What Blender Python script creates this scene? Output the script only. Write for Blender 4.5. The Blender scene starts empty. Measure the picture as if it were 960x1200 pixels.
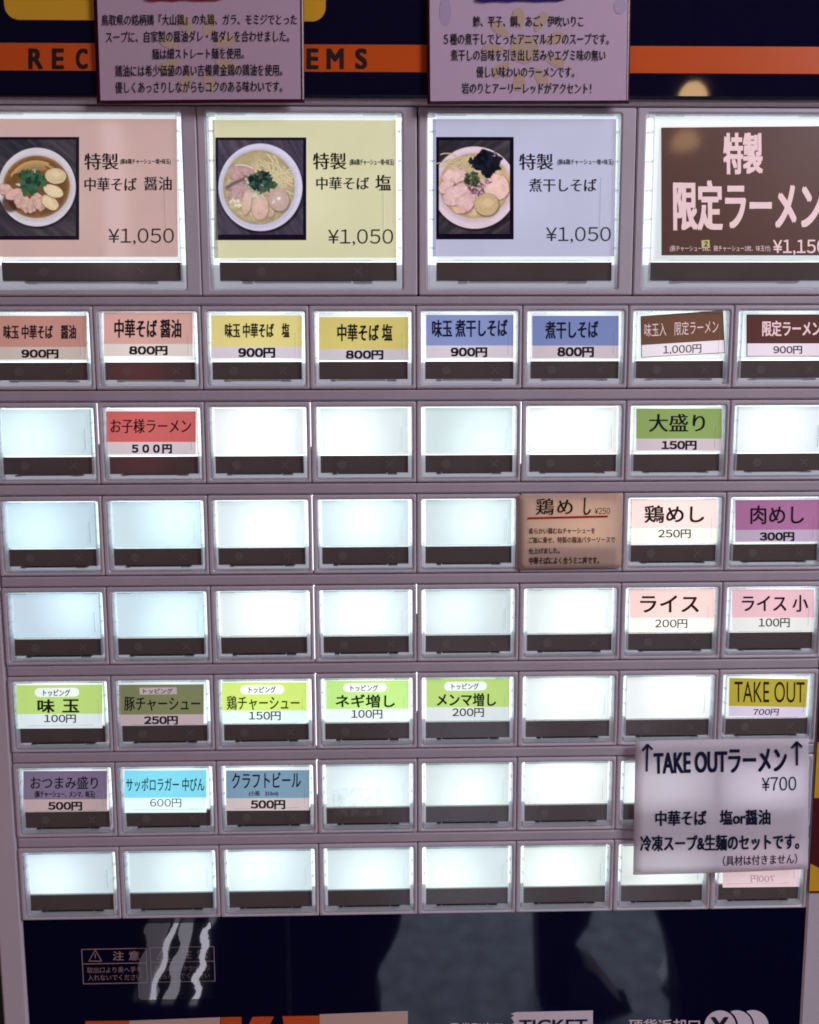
import bpy, bmesh, math, random
import numpy as np
from mathutils import Matrix, Vector

random.seed(7)
RNG = np.random.RandomState(11)
SC = bpy.context.scene
COL = SC.collection

# ------------------------------------------------------------------ camera
F_PX, W_PX, H_PX = 960.0, 960.0, 1200.0
Z0 = 1.45                                   # height of the button block's reference corner above the pavement
CAM = np.array([0.1677, -0.3515, Z0 - 0.0435])
PITCH, YAW, ROLL = math.radians(-6.75), math.radians(1.15), math.radians(-0.23)
cp, sp, cy, sy = math.cos(PITCH), math.sin(PITCH), math.cos(YAW), math.sin(YAW)
FWD = np.array([sy * cp, cy * cp, sp])
_r = np.array([cy, -sy, 0.0]); _u = np.cross(_r, FWD)
RIGHT = _r * math.cos(ROLL) + _u * math.sin(ROLL)
UP = -_r * math.sin(ROLL) + _u * math.cos(ROLL)
cam_data = bpy.data.cameras.new('camera')
cam = bpy.data.objects.new('camera', cam_data); COL.objects.link(cam)
M = Matrix.Identity(4)
for i in range(3):
    M[i][0], M[i][1], M[i][2], M[i][3] = RIGHT[i], UP[i], -FWD[i], CAM[i]
cam.matrix_world = M
cam_data.sensor_fit = 'HORIZONTAL'; cam_data.sensor_width = 36.0
cam_data.lens = 36.0 * F_PX / W_PX
cam_data.clip_start = 0.01; cam_data.clip_end = 200
SC.camera = cam

# ------------------------------------------------------------------ world, lamps, exposure
world = bpy.data.worlds.new('World'); SC.world = world
world.use_nodes = True
bg = world.node_tree.nodes['Background']
bg.inputs[0].default_value = (0.36, 0.27, 0.35, 1); bg.inputs[1].default_value = 0.08
SC.view_settings.view_transform = 'Standard'; SC.view_settings.look = 'None'
SC.view_settings.exposure = 0.0; SC.view_settings.gamma = 1.0
SC.cycles.use_denoising = True
SC.cycles.filter_width = 1.8

def area_lamp(name, loc, target, size, power, color, spread=180):
    ld = bpy.data.lights.new(name, 'AREA'); ld.shape = 'DISK'; ld.size = size
    ld.energy = power; ld.color = color; ld.spread = math.radians(spread)
    o = bpy.data.objects.new(name, ld); COL.objects.link(o)
    o.location = loc
    o.rotation_euler = (Vector(target) - Vector(loc)).to_track_quat('-Z', 'Y').to_euler()
    return o
# soft daylight from the street, upper right; weak warm fill added from the left; light on the street behind
area_lamp('street_daylight', (0.98, -0.56, 1.98), (0.25, 0, 1.35), 0.4, 7.8, (0.95, 0.885, 1.0))
area_lamp('warm_fill', (-0.95, -0.62, 0.60), (0.0, 0, 1.0), 0.35, 2.4, (1.0, 0.52, 0.48))
area_lamp('sky_over_street', (0.6, -3.4, 3.6), (0.6, -2.6, 0), 2.0, 170, (0.78, 0.88, 1.0), 70)

# ------------------------------------------------------------------ helpers
def lin(c):
    out = []
    for v in c:
        v = v / 255.0
        out.append(v / 12.92 if v <= 0.04045 else ((v + 0.055) / 1.055) ** 2.4)
    return tuple(out)

def P(px, py, d=0.0):
    """plane point (u, w) that stands d in front of the machine's face, on the line of sight through a photo pixel"""
    v = FWD + RIGHT * ((px - W_PX / 2) / F_PX) - UP * ((py - H_PX / 2) / F_PX)
    t = (-d - CAM[1]) / v[1]
    q = CAM + v * t
    return (q[0], q[2])

ORIGIN = {}
def link(name, verts, faces, mats, parent=None, origin=None, smooth=False, mat_idx=None):
    """verts: world (x, y, z). One mesh object; its origin is its own middle unless given."""
    verts = np.asarray(verts, float)
    if origin is None:
        origin = (verts.min(0) + verts.max(0)) / 2
    origin = np.asarray(origin, float)
    me = bpy.data.meshes.new(name)
    me.from_pydata([tuple(v) for v in verts - origin], [], faces)
    for m in (mats if isinstance(mats, (list, tuple)) else [mats]):
        me.materials.append(m)
    if mat_idx is not None:
        me.polygons.foreach_set('material_index', mat_idx)
    if smooth:
        me.polygons.foreach_set('use_smooth', [True] * len(me.polygons))
    me.update()
    return place(name, me, origin, parent)

def place(name, me, origin, parent=None):
    o = bpy.data.objects.new(name, me); COL.objects.link(o)
    origin = np.asarray(origin, float)
    if parent is not None:
        o.parent = parent
        o.location = tuple(origin - ORIGIN[parent.name])
    else:
        o.location = tuple(origin)
    ORIGIN[o.name] = origin
    return o

def empty(name, loc):
    return place(name, None, loc)

def tag(o, label, cat, group=None):
    o['label'] = label; o['category'] = cat
    if group: o['group'] = group
    return o

def pt(u, w, d):
    return (u, -d, w)

class MB:
    """collects simple solids, then links them as one mesh"""
    def __init__(self): self.v = []; self.f = []; self.m = []
    def add(self, verts, faces, mi=0):
        b = len(self.v); self.v += list(verts); self.f += [tuple(i + b for i in f) for f in faces]; self.m += [mi] * len(faces)
    def box(self, u0, u1, w0, w1, d0, d1, mi=0, ch=0.0):
        loops = []
        if ch > 0:
            loops = [([(u0, w0), (u1, w0), (u1, w1), (u0, w1)], d0),
                     ([(u0, w0), (u1, w0), (u1, w1), (u0, w1)], d1 - ch),
                     ([(u0 + ch, w0 + ch), (u1 - ch, w0 + ch), (u1 - ch, w1 - ch), (u0 + ch, w1 - ch)], d1)]
        else:
            loops = [([(u0, w0), (u1, w0), (u1, w1), (u0, w1)], d0), ([(u0, w0), (u1, w0), (u1, w1), (u0, w1)], d1)]
        self.stack(loops, mi, cap_back=True, cap_front=True)
    def stack(self, loops, mi=0, cap_back=False, cap_front=False):
        n = len(loops[0][0]); vs = []; fs = []
        for lp, d in loops:
            vs += [pt(u, w, d) for u, w in lp]
        for k in range(len(loops) - 1):
            for i in range(n):
                j = (i + 1) % n
                fs.append((k * n + i, k * n + j, (k + 1) * n + j, (k + 1) * n + i))
        if cap_back: fs.append(tuple(range(n - 1, -1, -1)))
        if cap_front: fs.append(tuple((len(loops) - 1) * n + i for i in range(n)))
        self.add(vs, fs, mi)
    def poly(self, pts, d0, d1, mi=0):
        """prism of a counter-clockwise outline"""
        self.stack([(pts, d0), (pts, d1)], mi, True, True)
    def build(self, name, mats, parent=None, origin=None, smooth=False):
        return link(name, self.v, self.f, mats, parent, origin, smooth, self.m)

def rrect(u0, u1, w0, w1, r, k=4):
    out = []
    for cx, cy_, a0 in ((u1 - r, w0 + r, -90), (u1 - r, w1 - r, 0), (u0 + r, w1 - r, 90), (u0 + r, w0 + r, 180)):
        for i in range(k + 1):
            a = math.radians(a0 + 90 * i / k)
            out.append((cx + r * math.cos(a), cy_ + r * math.sin(a)))
    return out

def pxpoly(pts, d):
    """photo pixels, clockwise as seen -> plane points, counter-clockwise"""
    return [P(x, y, d) for x, y in pts][::-1]

# ------------------------------------------------------------------ materials
def new_mat(name):
    m = bpy.data.materials.new(name); m.use_nodes = True
    nt = m.node_tree; b = nt.nodes['Principled BSDF']
    return m, nt, b

def mat(name, base, rough=0.5, spec=0.5, emit=None, strength=0.0, coat=0.0, noise=0.0, scale=60.0, bump=0.0, ior=1.45):
    m, nt, b = new_mat(name)
    b.inputs['Base Color'].default_value = (*base, 1)
    b.inputs['Roughness'].default_value = rough
    b.inputs['Specular IOR Level'].default_value = spec
    b.inputs['IOR'].default_value = ior
    b.inputs['Coat Weight'].default_value = coat
    b.inputs['Coat Roughness'].default_value = 0.04
    if emit is not None:
        b.inputs['Emission Color'].default_value = (*emit, 1)
        b.inputs['Emission Strength'].default_value = strength
    if noise or bump:
        tc = nt.nodes.new('ShaderNodeTexCoord')
        nz = nt.nodes.new('ShaderNodeTexNoise'); nz.inputs['Scale'].default_value = scale; nz.inputs['Detail'].default_value = 6
        nt.links.new(tc.outputs['Object'], nz.inputs['Vector'])
        if noise:
            ramp = nt.nodes.new('ShaderNodeMapRange')
            ramp.inputs['To Min'].default_value = 1 - noise; ramp.inputs['To Max'].default_value = 1 + noise
            nt.links.new(nz.outputs['Fac'], ramp.inputs['Value'])
            mx = nt.nodes.new('ShaderNodeVectorMath'); mx.operation = 'SCALE'
            mx.inputs[0].default_value = base
            nt.links.new(ramp.outputs[0], mx.inputs['Scale'])
            nt.links.new(mx.outputs[0], b.inputs['Base Color'])
        if bump:
            bp = nt.nodes.new('ShaderNodeBump'); bp.inputs['Strength'].default_value = bump; bp.inputs['Distance'].default_value = 0.0006
            nt.links.new(nz.outputs['Fac'], bp.inputs['Height']); nt.links.new(bp.outputs[0], b.inputs['Normal'])
    return m

def lamp_spot(nt, lo, hi, size=0.022, off=(0, 0, 0), nscale=55.0):
    """lamp glow put into the emission of a backlit sheet: brighter at one spot, a little uneven"""
    tc = nt.nodes.new('ShaderNodeTexCoord')
    oi = nt.nodes.new('ShaderNodeObjectInfo')
    # the painted lamp spot sits a little differently on each sheet
    w = nt.nodes.new('ShaderNodeTexWhiteNoise'); w.noise_dimensions = '1D'
    nt.links.new(oi.outputs['Random'], w.inputs['W'])
    sub = nt.nodes.new('ShaderNodeVectorMath'); sub.operation = 'MULTIPLY_ADD'
    nt.links.new(w.outputs['Color'], sub.inputs[0]); sub.inputs[1].default_value = (0.018, 0, 0.010); sub.inputs[2].default_value = (-0.009, 0, -0.005)
    add = nt.nodes.new('ShaderNodeVectorMath'); add.operation = 'ADD'
    nt.links.new(tc.outputs['Object'], add.inputs[0]); nt.links.new(sub.outputs[0], add.inputs[1])
    ln = nt.nodes.new('ShaderNodeVectorMath'); ln.operation = 'LENGTH'
    nt.links.new(add.outputs[0], ln.inputs[0])
    mr = nt.nodes.new('ShaderNodeMapRange'); mr.interpolation_type = 'SMOOTHSTEP'
    mr.inputs['From Min'].default_value = 0.0; mr.inputs['From Max'].default_value = size
    mr.inputs['To Min'].default_value = hi; mr.inputs['To Max'].default_value = lo
    nt.links.new(ln.outputs['Value'], mr.inputs['Value'])
    nz = nt.nodes.new('ShaderNodeTexNoise'); nz.inputs['Scale'].default_value = nscale; nz.inputs['Detail'].default_value = 7; nz.inputs['Roughness'].default_value = .62
    nt.links.new(tc.outputs['Object'], nz.inputs['Vector'])
    m2 = nt.nodes.new('ShaderNodeMapRange'); m2.inputs['To Min'].default_value = 0.91; m2.inputs['To Max'].default_value = 1.09
    nt.links.new(nz.outputs['Fac'], m2.inputs['Value'])
    mul = nt.nodes.new('ShaderNodeMath'); mul.operation = 'MULTIPLY'
    nt.links.new(mr.outputs[0], mul.inputs[0]); nt.links.new(m2.outputs[0], mul.inputs[1])
    return mul.outputs[0]

_cards = {}
def card_mat(rgb, gain=0.74, coat=0.25):
    """printed paper; the backlight is put into its own emission"""
    key = (rgb, gain)
    if key in _cards: return _cards[key]
    g_ = sum(rgb) / 3; c = lin([v + (g_ - v) * .16 + 3 for v in rgb])
    m, nt, b = new_mat('backlit_paper')
    b.inputs['Base Color'].default_value = (*[v * 0.8 for v in c], 1)
    b.inputs['Roughness'].default_value = 0.35
    b.inputs['Coat Weight'].default_value = coat; b.inputs['Coat Roughness'].default_value = 0.06
    b.inputs['Emission Color'].default_value = (*c, 1)
    s = lamp_spot(nt, gain * 0.93, gain * 1.07, 0.026)
    nt.links.new(s, b.inputs['Emission Strength'])
    _cards[key] = m
    return m

M_FRAME = mat('white_plastic', (0.62, 0.55, 0.59), 0.42, 0.5, noise=0.05, scale=25, bump=0.03)
M_BEZEL = mat('white_bezel_plastic', (0.60, 0.54, 0.59), 0.32, 0.5, noise=0.12, scale=45, bump=0.08)
M_BAR = mat('white_bar_plastic', (0.50, 0.43, 0.48), 0.45, 0.4, noise=0.16, scale=38, bump=0.08)
M_DARK = mat('dark_interior', (0.018, 0.016, 0.02), 0.6)
M_NAVY = mat('navy_gloss_panel', lin((12, 12, 42)), 0.035, 0.5, noise=0.15, scale=9, ior=1.6)
M_NAVYH = mat('navy_header_print', lin((16, 13, 40)), 0.035, 0.5, noise=0.15, scale=9, ior=1.45)
M_ORANGE = mat('orange_print', lin((222, 92, 30)), 0.3, 0.4, noise=0.08, scale=20)
M_ORANGE2 = mat('orange_print_lower', lin((225, 92, 38)), 0.3, 0.4, noise=0.06, scale=20)
M_CREAM = mat('cream_print', lin((222, 186, 168)), 0.35, 0.4, noise=0.04, scale=40)
M_YELLOW = mat('yellow_print', lin((232, 176, 48)), 0.3, 0.4, noise=0.05, scale=20)
M_INK = mat('dark_ink', (0.010, 0.007, 0.018), 0.5, 0.3)
M_INKB = mat('brown_ink', (0.030, 0.016, 0.012), 0.5, 0.3)
M_INKP = mat('purple_ink', (0.022, 0.008, 0.022), 0.5, 0.3)
M_INKN = mat('navy_ink', (0.008, 0.010, 0.045), 0.5, 0.3)
M_INKG = mat('green_black_ink', (0.022, 0.035, 0.016), 0.5, 0.3)
M_INKGREY = mat('grey_ink', (0.05, 0.045, 0.055), 0.5, 0.3)
M_WHITEINK = mat('pale_ink', lin((228, 200, 200)), 0.5, 0.3, emit=lin((228, 200, 200)), strength=0.5)
M_WHITEINK2 = mat('white_print', lin((238, 220, 228)), 0.4, 0.3)
M_LABELINK = mat('dim_label_ink', lin((168, 140, 134)), 0.5, 0.2)
M_STRIP = mat('smoked_strip', (0.125, 0.100, 0.094), 0.16, 0.5, noise=0.22, scale=40, ior=1.52)
M_MARK = mat('faint_mark', (0.155, 0.135, 0.124), 0.2, 0.5)
M_TAB = mat('dark_green_tab', (0.010, 0.026, 0.018), 0.4)
M_RED = mat('red_brush', lin((190, 20, 45)), 0.45)
M_BLUE = mat('blue_brush', lin((30, 25, 150)), 0.45)
M_MAROON = mat('maroon_border', lin((70, 10, 40)), 0.3)
M_LAMI = mat('laminated_paper', lin((205, 178, 196)), 0.28, 0.5, noise=0.03, scale=30, coat=0.3)
M_LAMI2 = mat('laminated_paper_pale', lin((214, 190, 212)), 0.28, 0.5, noise=0.03, scale=30, coat=0.3)
M_SUN = mat('pale_yellow_print', lin((206, 180, 158)), 0.3)
M_DROP = mat('pale_blue_print', lin((196, 176, 206)), 0.3)
M_STICKER = mat('maroon_print', lin((88, 22, 30)), 0.35, noise=0.1, scale=30)

def clear_mat():
    m, nt, b = new_mat('clear_plastic')
    out = nt.nodes['Material Output']
    tr = nt.nodes.new('ShaderNodeBsdfTransparent'); tr.inputs[0].default_value = (0.93, 0.96, 0.97, 1)
    b.inputs['Base Color'].default_value = (0.75, 0.78, 0.80, 1); b.inputs['Roughness'].default_value = 0.12
    mx = nt.nodes.new('ShaderNodeMixShader'); mx.inputs[0].default_value = 0.38
    nt.links.new(tr.outputs[0], mx.inputs[1]); nt.links.new(b.outputs[0], mx.inputs[2]); nt.links.new(mx.outputs[0], out.inputs[0])
    return m
M_CLEAR = clear_mat()
M_BACK = mat('lamp_white', (0.8, 0.82, 0.85), 0.6, emit=(0.93, 1.0, 1.0), strength=1.25)

M_LIPGLOW = mat('added_lip_glow', (0.6, 0.6, 0.65), 0.5, emit=(0.86, 0.88, 1.0), strength=0.42)  # glow added behind the strip so the clear lip looks lit
def diffuser_mat():
    m, nt, b = new_mat('milky_diffuser')
    oi = nt.nodes.new('ShaderNodeObjectInfo')
    nt.links.new(oi.outputs['Color'], b.inputs['Emission Color'])
    b.inputs['Base Color'].default_value = (0.55, 0.58, 0.58, 1); b.inputs['Roughness'].default_value = 0.3
    nt.links.new(lamp_spot(nt, 0.74, 1.22, 0.0235, nscale=40.0), b.inputs['Emission Strength'])
    return m
M_DIFF = diffuser_mat()

def paper_mat(name, c, tl=0.45):
    m, nt, b = new_mat(name)
    out = nt.nodes['Material Output']
    b.inputs['Base Color'].default_value = (*c, 1); b.inputs['Roughness'].default_value = 0.6
    t = nt.nodes.new('ShaderNodeBsdfTranslucent'); t.inputs[0].default_value = (*c, 1)
    mx = nt.nodes.new('ShaderNodeMixShader'); mx.inputs[0].default_value = tl
    nt.links.new(b.outputs[0], mx.inputs[1]); nt.links.new(t.outputs[0], mx.inputs[2]); nt.links.new(mx.outputs[0], out.inputs[0])
    return m
M_PAPER = paper_mat('white_paper', lin((250, 244, 250)), 0.48)
M_KRAFT = paper_mat('tan_paper', lin((244, 220, 202)), 0.52)

def photo_mat():
    m, nt, b = new_mat('printed_photo')
    at = nt.nodes.new('ShaderNodeAttribute'); at.attribute_name = 'print'
    nt.links.new(at.outputs['Color'], b.inputs['Base Color']); nt.links.new(at.outputs['Color'], b.inputs['Emission Color'])
    b.inputs['Emission Strength'].default_value = 0.66
    b.inputs['Roughness'].default_value = 0.3; b.inputs['Coat Weight'].default_value = 0.2
    return m
M_PHOTO = photo_mat()

# ------------------------------------------------------------------ lettering
_glyphs = {}
FULL = {c: chr(ord(c) + 0xFEE0) for c in '0123456789'}
def figures(s):
    """prices: each figure set by its own width, evenly spaced"""
    vs, fs, x = [], [], 0.0
    for ch in s:
        v, f = raw_glyphs(FULL.get(ch, ch)); v = v.copy()
        lo, hi = v[:, 0].min(), v[:, 0].max()
        v[:, 0] += x - lo; b0 = sum(len(a) for a in vs)
        vs.append(v); fs += [tuple(i + b0 for i in q) for q in f]
        x += hi - lo + (0.10 if ch not in '¥' else 0.06)
    return np.concatenate(vs), fs
def glyph_mesh(s, space=1.0):
    key = (s, space)
    if key in _glyphs: return _glyphs[key]
    v, f = figures(s) if all(c in '0123456789,¥円' for c in s) and len(s) > 2 else raw_glyphs(s, space)
    lo, hi = v.min(0), v.max(0)
    v = (v - lo) / np.maximum(hi - lo, 1e-6)
    _glyphs[key] = (v, f)
    return _glyphs[key]
def raw_glyphs(s, space=1.0):
    cu = bpy.data.curves.new('lettering', 'FONT')
    cu.body = s; cu.size = 1.0; cu.resolution_u = 4; cu.space_character = space
    o = bpy.data.objects.new('lettering', cu); COL.objects.link(o)
    dg = bpy.context.evaluated_depsgraph_get()
    me = o.evaluated_get(dg).to_mesh()
    v = np.array([tuple(x.co)[:2] for x in me.vertices], float); f = [tuple(p.vertices) for p in me.polygons]
    o.evaluated_get(dg).to_mesh_clear()
    bpy.data.objects.remove(o); bpy.data.curves.remove(cu)
    return v, f

def letters(mb, s, box, d, weight=0.0, slope=0.0, mi=0, serif=0.0, dfun=None, slant=0.0, space=1.0, flip=False):
    """box: photo pixels of the ink; slope: how far the right end is raised, px; serif: px by which uprights are thickened"""
    x0, y0, x1, y1 = box
    v, f = glyph_mesh(s, space)
    if flip: v = np.stack([1 - v[:, 0], v[:, 1]], 1); f = [q[::-1] for q in f]
    h = abs(y1 - y0); q_ = max(0.0, weight) * h * 0.8       # heavier strokes: the same glyphs laid again, slightly shifted
    if serif: offs = [(-serif / 2, 0), (0, 0), (serif / 2, 0)]
    elif q_ > 0.08: offs = [(-q_, -q_ * .8), (q_, -q_ * .8), (q_, q_ * .8), (-q_, q_ * .8)] + ([(0, 0)] if q_ > .3 else [])
    else: offs = [(0, 0)]
    bl = np.array(P(x0, y1, d)); br = np.array(P(x1, y1 - slope, d)); tl = np.array(P(x0 + slant, y0, d))
    for k, (ofx, ofy) in enumerate(offs):
        e = (br - bl) / np.linalg.norm(br - bl) * (ofx * 0.00036) + np.array([0, ofy * 0.00036])
        q = bl + e + v[:, :1] * (br - bl) + v[:, 1:2] * (tl - bl)
        dd = np.full(len(q), d + k * 0.00002)
        if dfun is not None: dd = dd + np.array([dfun(a, b_) for a, b_ in q])
        mb.add([pt(a, b_, c) for (a, b_), c in zip(q, dd)], f, mi)

# ------------------------------------------------------------------ the ticket machine
machine = empty('ticket_machine', (0.1575, 0.2, 0.0))
tag(machine, 'white food ticket vending machine with backlit push buttons and navy panels', 'ticket machine')

PITCH_U, PITCH_W = 0.045, 0.0398
HW, HH = 0.0410, 0.0308                      # button opening
BL, BR = -0.0021, 8 * PITCH_U - 0.0024       # button block edges
def cell(c, r): return (PITCH_U * c, Z0 - PITCH_W * r)
ML = P(3, 1200)[0]; MR = BR + 0.030          # cabinet edges
BLOCK_BOT = cell(0, 6)[1] - HH - 0.0016
HEAD_BOT = P(480, 113, 0.003)[1]

b = MB()
b.box(ML + 0.001, MR - 0.001, 0.06, Z0 + 0.34, -0.46, -0.0105, ch=0.002)
b.box(ML + 0.02, MR - 0.02, 0.0, 0.06, -0.44, -0.04)
b.build('cabinet', M_FRAME, machine)
b = MB()
TOPB = P(480, 124.5)[1]
b.box(ML, BL - 0.0005, 0.10, Z0 + 0.3, -0.010, -0.0004, ch=0.0012)
b.box(BR + 0.0005, MR, 0.10, Z0 + 0.3, -0.010, -0.0004, ch=0.0012)
b.box(BL - 0.0002, BR + 0.0002, TOPB + 0.0006, Z0 + 0.3, -0.010, 0.0006, ch=0.0008)
b.build('front_frame', M_FRAME, machine)
b = MB(); b.box(BL - 0.0004, BR + 0.0004, 0.12, TOPB + 0.0005, -0.0104, -0.0085)
b.build('back_plate', M_DARK, machine)

# buttons: built once per size, then copied with their parts
def ring(b, hole, outer, rh, d_wall, ch=0.0005):
    u0, u1, w0, w1 = hole; a0, a1, c0, c1 = outer
    k = 4
    lo = lambda u0, u1, w0, w1, r: rrect(u0, u1, w0, w1, r, k)
    e = 0.0007
    b.stack([(lo(a0, a1, c0, c1, 0.0006), -0.006), (lo(a0, a1, c0, c1, 0.0006), -ch), (lo(a0 + ch, a1 - ch, c0 + ch, c1 - ch, 0.0006), 0.0),
             (lo(u0 - e, u1 + e, w0 - e, w1 + e, rh + e), 0.0), (lo(u0, u1, w0, w1, rh), -0.0006), (lo(u0, u1, w0, w1, rh), d_wall)])

def button_parts(big):
    """meshes of one button, around its opening's top left corner"""
    if big:
        hw, hh, out = BIGW, BIGH, (BIG_L, BIG_L + 0.0897, -BIGH - BIG_B, BIG_T)
        sx0, sx1, sy0, sy1 = 0.0036, hw - 0.0024, hh * 0.842, hh * 0.947
    else:
        hw, hh, out = HW, HH, (-0.0021, 0.0426, -HH - 0.0016, 0.0021)
        sx0, sx1, sy0, sy1 = 0.0017, hw - 0.0017, 0.0210, 0.0283
    parts = {}
    b = MB(); ring(b, (0, hw, -hh, 0), out, 0.0009, -0.0084); parts['button'] = (b, M_BEZEL)
    b = MB(); b.box(0.0002, hw - 0.0002, -sy0, -0.0002, -0.0083, -0.0055); parts['backlight'] = (b, M_BACK)
    b = MB(); b.box(0.0002, hw - 0.0002, -hh + 0.0002, -sy0 - 0.0001, -0.0083, -0.0057); parts['lip_glow'] = (b, M_LIPGLOW)
    b = MB(); b.box(sx0 - 0.0001, sx1 + 0.0001, -sy0 + 0.0006, -0.0006, -0.0024, -0.0014, ch=0.0002); parts['light_panel'] = (b, M_DIFF)
    b = MB(); b.box(sx0, sx1, -sy1, -sy0 + 0.0001, -0.004, -0.0011, ch=0.0001); parts['indicator_strip'] = (b, M_STRIP)
    # clear cap: rim round the sheet, snap ribs on its sides, two small feet under the strip
    b = MB(); k = 3; g = 0.0003
    t = 0.0005
    b.stack([(rrect(g, hw - g, -hh + g, -g, 0.0008, k), -0.005), (rrect(g, hw - g, -hh + g, -g, 0.0008, k), -0.0002),
             (rrect(g + .0004, hw - g - .0004, -hh + g + .0004, -g - .0002, 0.0007, k), 0.0003),
             (rrect(sx0 - .0003, sx1 + .0003, -sy1 - .0004, -t, 0.0004, k), 0.0001), (rrect(sx0 - .0001, sx1 + .0001, -sy1 - .0002, -t, 0.0004, k), -0.004)])
    n = 3 if not big else 5
    for s0, s1 in ((g + .0002, sx0 - .0004), (sx1 + .0004, hw - g - .0002)):
        for i in range(n):
            y = sy0 * (0.30 + 0.62 * i / (n - 1)) if not big else sy0 * (0.12 + 0.78 * i / (n - 1))
            b.box(s0, s1, -y - 0.0003, -y, -0.002, 0.0005)
    # moulded edges of the cap's card slot, seen over the lit sheet
    b.box(hw * .14, hw * .84, -sy0 + .0008, -sy0 + .00095, -0.0016, -0.0006); b.box(hw * .90, hw * .903, -sy0 * .86, -sy0 * .42, -0.0016, -0.0006)
    b.box(sx0 + .0006, hw * .2, -0.0009, -0.00072, -0.0016, -0.0006); b.box(hw * .8, sx1 - .0006, -0.0009, -0.00072, -0.0016, -0.0006)
    parts['clear_cap'] = (b, M_CLEAR)
    b = MB()
    for a, c in ((0.16, 0.21), (0.74, 0.84)):
        b.box(hw * a, hw * c, -sy1 - 0.0009, -sy1 - 0.0002, -0.0045, -0.0006)
    b.box(hw * 0.22, hw * 0.73, -sy1 - 0.0006, -sy1 - 0.0002, -0.0045, -0.0007)
    parts['latch'] = (b, M_TAB)
    b = MB(); cyy = -(sy0 + sy1) / 2; r = (sy1 - sy0) * 0.26
    b.poly([(hw * 0.26 + r * math.cos(a), cyy + r * math.sin(a)) for a in np.linspace(0, 2 * math.pi, 20, endpoint=False)], -0.0012, -0.00104)
    for sgn in (1, -1):
        a = math.radians(45 * sgn); cx = hw * 0.765; q = 0.00028; L = r * 1.1
        dx, dy = math.cos(a), math.sin(a)
        b.poly([(cx + s * L * dx - t2 * q * dy, cyy + s * L * dy + t2 * q * dx) for s, t2 in ((-1, -1), (1, -1), (1, 1), (-1, 1))], -0.0012, -0.00104 + 0.00002 * sgn)
    parts['mark'] = (b, M_MARK)
    return parts

uA, wA = P(241, 131); uB, wB = P(472, 339)
BIGW, BIGH = uB - uA, wA - wB
BIG_L = P(233.5, 235)[0] - uA; BIG_T = TOPB - 0.0001 - wA; BIG_B = wB - P(360, 346)[1]

_protos = {}
def put_button(u, w, big, tint, marks=True, label=None):
    if big not in _protos:
        d = {}
        for nm, (b, m) in button_parts(big).items():
            me = bpy.data.meshes.new(nm); me.from_pydata(b.v, [], b.f); me.materials.append(m); me.update()
            d[nm] = me
        _protos[big] = d
    d = _protos[big]; org = np.array([u, 0.0, w])
    root = place('large_button' if big else 'button', d['button'], org, machine)
    for nm in ('backlight', 'lip_glow', 'light_panel', 'indicator_strip', 'clear_cap', 'latch') + (('mark',) if marks else ()):
        if nm == 'light_panel':                    # origin in its own middle, so its painted lamp spot sits there
            me = d[nm]
            if not me.get('centred'):
                cc = np.mean([tuple(v.co) for v in me.vertices], 0); me.transform(Matrix.Translation(-Vector(cc))); me['centred'] = list(cc)
            o = place(nm, me, org + np.array(list(me['centred'])), root); o.color = (*lin([v + (w_ - v) * .42 for v, w_ in zip(tint, (222, 240, 246))]), 1)
        else:
            place(nm, d[nm], org, root)
    if label: root['label'] = label
    return root

TINT = {(2, 0): (185, 222, 230), (2, 2): (250, 255, 255), (2, 3): (226, 242, 242), (2, 4): (190, 220, 214), (2, 5): (255, 255, 250), (2, 7): (220, 230, 234),
        (3, 0): (166, 212, 228), (3, 1): (182, 228, 238), (3, 2): (228, 250, 252), (3, 3): (206, 240, 242), (3, 4): (190, 216, 216),
        (4, 0): (166, 206, 230), (4, 1): (182, 226, 240), (4, 2): (238, 254, 254), (4, 3): (226, 248, 248), (4, 4): (190, 212, 210), (4, 5): (232, 245, 232),
        (5, 5): (240, 252, 243), (5, 6): (255, 255, 246), (6, 3): (215, 240, 238), (6, 4): (205, 224, 216), (6, 5): (242, 250, 236), (6, 6): (242, 252, 240),
        (7, 0): (190, 217, 226), (7, 1): (196, 228, 232), (7, 2): (206, 238, 243), (7, 3): (206, 233, 233), (7, 4): (206, 231, 228), (7, 5): (216, 233, 217), (7, 6): (232, 243, 226)}
for r in range(1, 8):
    for c in range(8):
        u, w = cell(c, r - 1)
        put_button(u, w, False, TINT.get((r, c), (250, 255, 255)), marks=(r + c * 3) % 5 != 0 and r < 7 or (r, c) == (7, 7))
for k in range(4):
    put_button(uA + 0.09 * (k - 1) + (0.0004 if k == 2 else 0.0006 if k == 3 else 0), wA, True, (250, 255, 255), marks=k in (1, 0))
# bars between the rows
for r in range(7):
    w1 = cell(0, r)[1] + 0.0021 + 0.0003
    w0 = (cell(0, r - 1)[1] - HH - 0.0016 - 0.0004) if r else (wB - BIG_B - 0.0004)
    b = MB(); b.box(BL, BR, w1, w0, -0.0075, -0.0002, ch=0.0007)
    b.build('cross_bar', M_BAR, machine)
# glowing slivers stand in for lamp light escaping between some buttons
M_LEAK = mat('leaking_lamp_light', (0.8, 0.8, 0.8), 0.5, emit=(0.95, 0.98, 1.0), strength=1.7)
for (c, r, s) in ((3, 3, 1), (3, 4, 1), (3, 5, 1), (3, 2, .55), (5, 2, .8), (1, 2, .5), (3, 6, .45), (4, 5, .5), (4, 4, .35)):
    u, w = cell(c, r - 1); b = MB()
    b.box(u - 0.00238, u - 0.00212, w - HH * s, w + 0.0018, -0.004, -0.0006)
    b.build('joint_light', M_LEAK, machine)

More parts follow.
